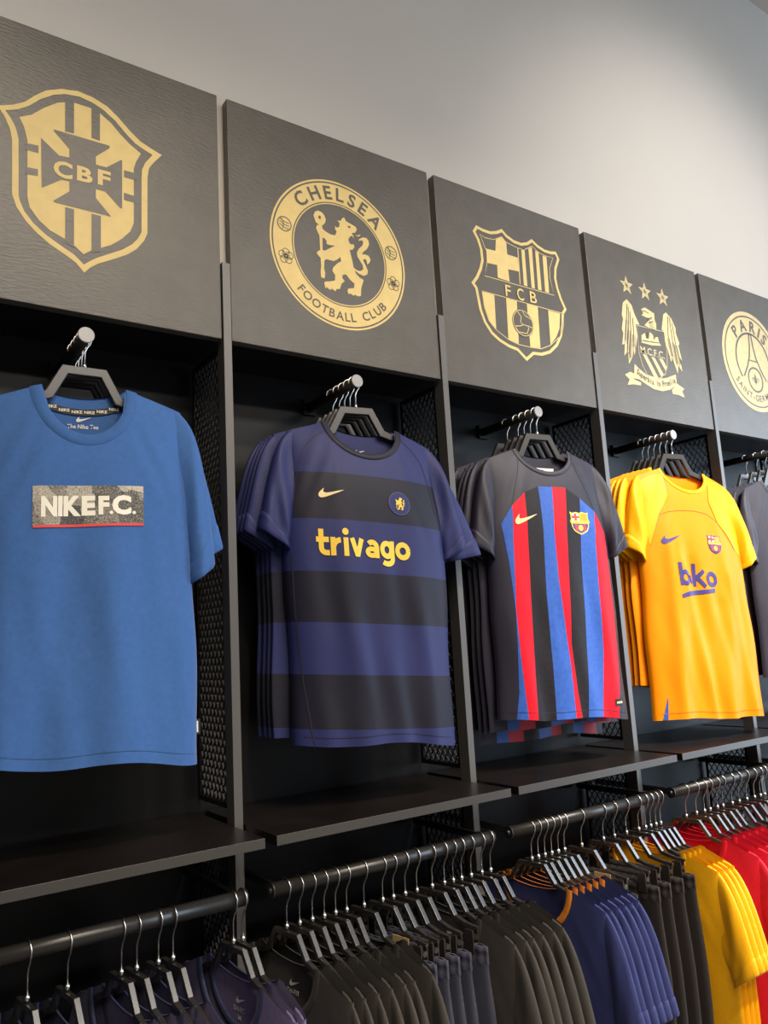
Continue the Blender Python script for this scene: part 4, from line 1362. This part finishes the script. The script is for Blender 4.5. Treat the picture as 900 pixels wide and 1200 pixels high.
def shield_badge(e, S, x0, x1, z0, z1, rim, lift=0.0016):
    def u(p):
        return [(x0 + (x1 - x0) * a, z0 + (z1 - z0) * b) for a, b in p]
    out = [(0.0, 1.0), (0.12, 0.95), (0.25, 0.97), (0.34, 1.0), (0.5, 0.95), (0.66, 1.0), (0.78, 0.97), (0.9, 0.95), (1.0, 1.0), (0.96, 0.85), (0.97, 0.68), (1.03, 0.55),
           (0.98, 0.5), (0.96, 0.34), (0.86, 0.16), (0.68, 0.06), (0.5, 0.0), (0.32, 0.06), (0.14, 0.16), (0.04, 0.34), (0.02, 0.5), (-0.03, 0.55), (0.03, 0.68), (0.04, 0.85)]
    b = put(e, S, 'badge', tess([u(out)]), rim, lift)
    put(e, S, 'badge_field', tess([u([(0.08, 0.92), (0.30, 0.93), (0.48, 0.90), (0.48, 0.62), (0.06, 0.62), (0.10, 0.75)])]), P_WHITE, lift + 0.0005, parent=b)
    put(e, S, 'badge_cross', merge([tess([u([(0.22, 0.92), (0.34, 0.92), (0.34, 0.62), (0.22, 0.62)])]), tess([u([(0.09, 0.82), (0.48, 0.82), (0.48, 0.72), (0.08, 0.72)])])]), P_RED, lift + 0.001, parent=b)
    put(e, S, 'badge_bars', tess([u([(0.52, 0.90), (0.70, 0.93), (0.92, 0.92), (0.90, 0.75), (0.94, 0.62), (0.52, 0.62)])]), P_ORG, lift + 0.0005, parent=b)
    put(e, S, 'badge_band', tess([u([(0.02, 0.60), (0.98, 0.60), (0.96, 0.50), (0.04, 0.50)])]), P_YEL, lift + 0.0005, parent=b)
    put(e, S, 'badge_lower_field', tess([u([(0.07, 0.48), (0.93, 0.48), (0.91, 0.34), (0.82, 0.20), (0.66, 0.11), (0.5, 0.06), (0.34, 0.11), (0.18, 0.20), (0.09, 0.34)])]), P_PURP, lift + 0.0005, parent=b)
    put(e, S, 'badge_lower_stripes', merge([tess([u([(0.22, 0.48), (0.34, 0.48), (0.34, 0.12), (0.22, 0.19)])]), tess([u([(0.66, 0.48), (0.78, 0.48), (0.78, 0.19), (0.66, 0.12)])])]), P_RED, lift + 0.0008, parent=b)
    put(e, S, 'badge_ball', tess([u(circle2(0.5, 0.29, 0.13, 16))]), P_YEL, lift + 0.0011, parent=b)


shield_badge(bar, S2, 0.0430, 0.1130, -0.3840, -0.3175, P_YEL)
put(bar, S2, 'hem_patch', rect(0.140, 0.172, -0.868, -0.848), P_BLACK, 0.0022)
put(bar, S2, 'hem_patch_mark', rect(0.145, 0.167, -0.861, -0.856), P_PALEGOLD, 0.0028)
put(bar, S2, 'neck_label', tess([[(-0.05, -0.178), (0.05, -0.178), (0.045, -0.225), (-0.045, -0.225)]]), P_WHITE, 0.0018, False, True)
put(bar, S2, 'neck_label_mark', merge([tess([[(-0.012, -0.183), (0.012, -0.183), (0.014, -0.205), (0.0, -0.213), (-0.014, -0.205)]]), rect(-0.046, -0.02, -0.192, -0.188), rect(0.02, 0.046, -0.192, -0.188)]), P_RED, 0.0026, False, True)
for pts in ([(-0.094, -0.152), (-0.105, -0.195), (-0.1428, -0.3), (-0.182, -0.36)], [(0.094, -0.152), (0.105, -0.20), (0.145, -0.31), (0.182, -0.37)]):
    put(bar, S2, 'raglan_seam', stroke(pts, 0.0018), P_SEAMDK, 0.0010)

# orange shirt
for nm, poly in (('shoulder_panel', [(-0.095, -0.150), (-0.097, -0.2276), (-0.145, -0.2955), (-0.174, -0.364), (-0.188, -0.40), (-0.196, -0.33), (-0.19, -0.25), (-0.18, -0.180), (-0.14, -0.160)]),
                 ('shoulder_panel', [(0.095, -0.150), (0.070, -0.235), (0.091, -0.3062), (0.125, -0.3427), (0.16, -0.39), (0.188, -0.41), (0.196, -0.33), (0.19, -0.25), (0.18, -0.180), (0.14, -0.160)])):
    put(ora, S3, nm, tess([poly]), C_ORA_Y, 0.0010)
put(ora, S3, 'front_seam', stroke([(-0.1448, -0.2955), (-0.1093, -0.2831), (-0.0637, -0.2759), (-0.0036, -0.2728), (0.0459, -0.2782), (0.0798, -0.2971), (0.1026, -0.3169)], 0.0018), P_SEAMORG, 0.0014)
for pts in ([(-0.094, -0.160), (-0.097, -0.2276), (-0.145, -0.2955), (-0.174, -0.364), (-0.186, -0.40)], [(0.094, -0.160), (0.070, -0.235), (0.091, -0.3062), (0.125, -0.3427), (0.16, -0.39)]):
    put(ora, S3, 'raglan_seam', stroke(pts, 0.0018), P_SEAMORG, 0.0016)
put(ora, S3, 'swoosh', swoosh(-0.1525, -0.393, 0.074, 0.08), P_NAVY, 0.0016)
put(ora, S3, 'lettering', fat_word('beko', -0.1085, 0.0480, -0.5250, 0.0510, 0.27), P_NAVY, 0.0018)
put(ora, S3, 'lettering_underline', tess([[(-0.1083, -0.5665), (-0.0742, -0.5575), (0.0328, -0.5424), (0.0351, -0.5291), (-0.0765, -0.5431), (-0.1079, -0.554)]]), P_NAVY, 0.0018)
shield_badge(ora, S3, 0.0310, 0.0870, -0.4136, -0.3505, P_NAVY)
put(ora, S3, 'side_insert', tess([hemclip(S3, [(-0.187, -0.875), (-0.194, -0.960), (-0.208, -0.960)])]), C_BAR_BL, 0.0014)
for S, e, mm in ((S3, ora, P_SEAMORG), (S2, bar, P_SEAMDK), (S1, che, P_SEAMDK)):
    w = S.hem * 0.92
    pts = [(-w + 2 * w * i / 40, S.hem_z(-w + 2 * w * i / 40) + 0.020) for i in range(41)]
    put(e, S, 'hem_seam', stroke(pts, 0.0014), mm, 0.0016)


# ------------------------------------------------------------------ garments on the lower rails
def rail_loc(x):
    return (x, RY, RZ + RR)


RAIL_TEE = dict(length=0.70, chest=0.220, hem=0.228, shoulder=0.200, nw=0.104, drop=0.100, tf=0.0140, tb=0.0105, t0=0.0125, p=4.5, wr=0.55, sleeve_t=0.015,
                hemwave=0.006, zn=-0.136, slope=0.40,
                sl=dict(oc=(0.272, -0.401), ic=(0.210, -0.446), yo=-0.002),
                sr=dict(oc=(0.272, -0.401), ic=(0.210, -0.446), yo=-0.002))
_tees = {}


def rail_tee(kind, x, yaw, label, group, m, mcol, seed, label_print=True):
    loc = rail_loc(x)
    rz = -pi / 2 + math.radians(yaw)
    if kind not in _tees:
        S = Shirt(seed=seed, **RAIL_TEE)
        e = dress(S, 't_shirt', loc, rz, label, 't-shirt', group, m, m, mcol, 0.015, nu=36, nv=40, ns=14, na=18)
        if label_print:
            sh = merge([swoosh(-0.012, -0.201, 0.034), fit_text('Dri-FIT', -0.020, 0.020, -0.215, -0.206, 0.01), fit_text('M', -0.005, 0.005, -0.230, -0.221, 0.01)])
            put(e, S, 'neck_label', sh, P_WHITE, 0.0012, False, True)
        _tees[kind] = e
    else:
        e = copy_tree(_tees[kind])
        e.location = loc
        e.rotation_euler = (0, 0, rz)
        e['label'] = label
        e['group'] = group
    return e


def leg_mesh(side, hw, length, seed):
    rnd = random.Random(seed)
    ph = rnd.uniform(0, 6)
    V, F = [], []
    na, nz = 22, 22
    for j in range(nz + 1):
        t = j / nz
        z = -length * t
        xo = hw * (1.0 + 0.06 * sst(0, 0.3, t)) - 0.03 * sst(0.4, 1.0, t)
        xi = 0.001 + 0.012 * sst(0.35, 0.6, t)
        cx, hx = (xo + xi) / 2, (xo - xi) / 2
        dep = 0.0075 + 0.004 * sst(0, 0.3, t)
        for k in range(na):
            A = 2 * pi * k / na
            ca, sa = math.cos(A), math.sin(A)
            x = cx + hx * ca
            w = 0.0022 * math.sin(x * 260 + ph) * (1 - sst(0.0, 0.22, t)) + 0.002 * math.sin(x * 60 + ph + t * 4) * sst(0.05, 0.3, t)
            V.append((side * x, dep * (1 if sa > 0 else -1) * abs(sa) ** 0.6 + w * sa * sa, z))
    for j in range(nz):
        for k in range(na):
            q = (j * na + k, j * na + (k + 1) % na, (j + 1) * na + (k + 1) % na, (j + 1) * na + k)
            F.append(q if side < 0 else q[::-1])
    return mesh_pd('leg', V, F)


def waist_mesh(hw, h, seed):
    ph = seed * 1.7
    V, F = [], []
    na = 120
    rows = [(0.0, 0.004), (0.001, 0.0072), (-h * 0.3, 0.0082), (-h * 0.33, 0.0074), (-h * 0.63, 0.0074), (-h * 0.66, 0.0082), (-h, 0.0078)]
    rows[0] = (0.0015, 0.002)
    for z, d in rows:
        for k in range(na):
            A = 2 * pi * k / na
            ca, sa = math.cos(A), math.sin(A)
            x = hw * ca
            y = d * (1 if sa > 0 else -1) * abs(sa) ** 0.4
            y += 0.0016 * math.sin(x * 260 + ph) * (1 if sa > 0 else -1) * min(1, abs(sa) * 3)
            V.append((x, y, z))
    n = len(rows)
    for j in range(n - 1):
        for k in range(na):
            F.append((j * na + k, (j + 1) * na + k, (j + 1) * na + (k + 1) % na, j * na + (k + 1) % na))
    return mesh_pd('waistband', V, F)


_pants = {}
TAGGED = []


def rail_pants(kind, x, yaw, label, group, m, length, name, tagged=False):
    loc = Vector(rail_loc(x)) + Vector((0, 0, CLIP_Z - 0.014))
    rz = -pi / 2 + math.radians(yaw)
    if kind not in _pants:
        e = empty(name, loc, rz)
        tag(e, label, 'shorts' if name == 'shorts' else 'trousers', group)
        link(waist_mesh(0.150, 0.034, 3), 'waistband', m, e, True)
        for sd in (-1, 1):
            o = link(leg_mesh(sd, 0.150, length, 5 + sd), 'leg', m, e, True)
            o.location = (0, 0, -0.032)
        _pants[kind] = e
    else:
        e = copy_tree(_pants[kind])
        e.location = loc
        e.rotation_euler = (0, 0, rz)
        e['label'] = label
        e['group'] = group
    if tagged:
        TAGGED.append(e)
    return e


def add_tag(e):
        o = box_obj('size_tag', 0.040, 0.088, -0.0135, -0.0125, -0.014, 0.040, P_TAGTAN, e)


G_NAVY = cloth('rail_dark_navy', (0.035, 0.045, 0.11), 0.75)
G_VIOL = cloth('rail_violet_navy', (0.16, 0.13, 0.25), 0.75)
G_CHAR = cloth('rail_charcoal', (0.052, 0.046, 0.039), 0.8)
G_BLUE = cloth('rail_indigo_blue', (0.034, 0.042, 0.150), 0.7)
G_BLACKP = cloth('rail_black_trousers', (0.028, 0.022, 0.019), 0.7)
G_SHORT = cloth('rail_navy_shorts', (0.056, 0.056, 0.084), 0.6)
G_YEL = cloth('rail_amber_yellow', (1.0, 0.45, 0.0), 0.55)
G_RED = cloth('rail_crimson', (0.78, 0.010, 0.035), 0.6)
G_ORTRIM = cloth('rail_orange_trim', (0.85, 0.26, 0.02), 0.6)

RAILN = ['below the bright blue tee', 'below the navy hooped shirt', 'below the striped shirt', 'below the orange shirt']
plan = [
    (0, 'navy', [0.162, 0.222, 0.285], 'dark navy tee', G_NAVY, G_NAVY),
    (0, 'violet', [0.375, 0.402, 0.441, 0.468, 0.586, 0.606], 'violet navy tee', G_VIOL, G_NAVY),
    (1, 'charcoal', [0.700, 0.729, 0.758, 0.786, 0.813, 0.840, 0.883], 'charcoal tee left of the shorts', G_CHAR, G_CHAR),
    (1, 'shorts', [0.931, 0.959, 0.991, 1.023, 1.066], 'navy elastic-waist shorts', G_SHORT, None),
    (1, 'charcoal', [1.101, 1.127, 1.152, 1.181, 1.214, 1.242], 'charcoal tee right of the shorts', G_CHAR, G_CHAR),
    (2, 'blue', [1.378, 1.401, 1.424, 1.448, 1.472, 1.495], 'indigo blue tee with orange neck trim', G_BLUE, G_ORTRIM),
    (2, 'trousers', [1.559, 1.644, 1.688, 1.738, 1.790], 'black elastic-waist trousers', G_BLACKP, None),
    (2, 'yellow', [1.820, 1.843, 1.866, 1.888], 'amber yellow shirt', G_YEL, G_YEL),
    (3, 'red', [2.007, 2.057, 2.097, 2.125, 2.163, 2.192], 'crimson red shirt', G_RED, G_RED),
    (3, 'trousers', [2.241, 2.279, 2.321, 2.364, 2.398, 2.423, 2.448], 'black elastic-waist trousers', G_BLACKP, None),
]
for gi, (r, kind, xs, what, m, mc) in enumerate(plan):
    for i, x in enumerate(xs):
        yaw = 8 + random.uniform(-1.2, 1.2)
        lab = '%s, %s from left %s' % (what, ORD[i], RAILN[r])
        clip = kind in ('shorts', 'trousers')
        make_hanger(rail_loc(x), -pi / 2 + math.radians(yaw), 'black %s of %s %s %s' % ('clip hanger' if clip else 'hanger', ORD[i], what, RAILN[r]),
                    'hangers on the lower rails', True, clip)
        grp = what + 's on the lower rail' if not clip else what + ' on the lower rail'
        if clip:
            rail_pants(kind, x, yaw, lab, grp, m, 0.42 if kind == 'shorts' else 0.66, kind, i == 0 and r < 3)
        else:
            rail_tee(kind, x, yaw, lab, grp, m, mc, 50 + gi, kind in ('navy', 'violet', 'charcoal'))
for e in TAGGED:
    add_tag(e)
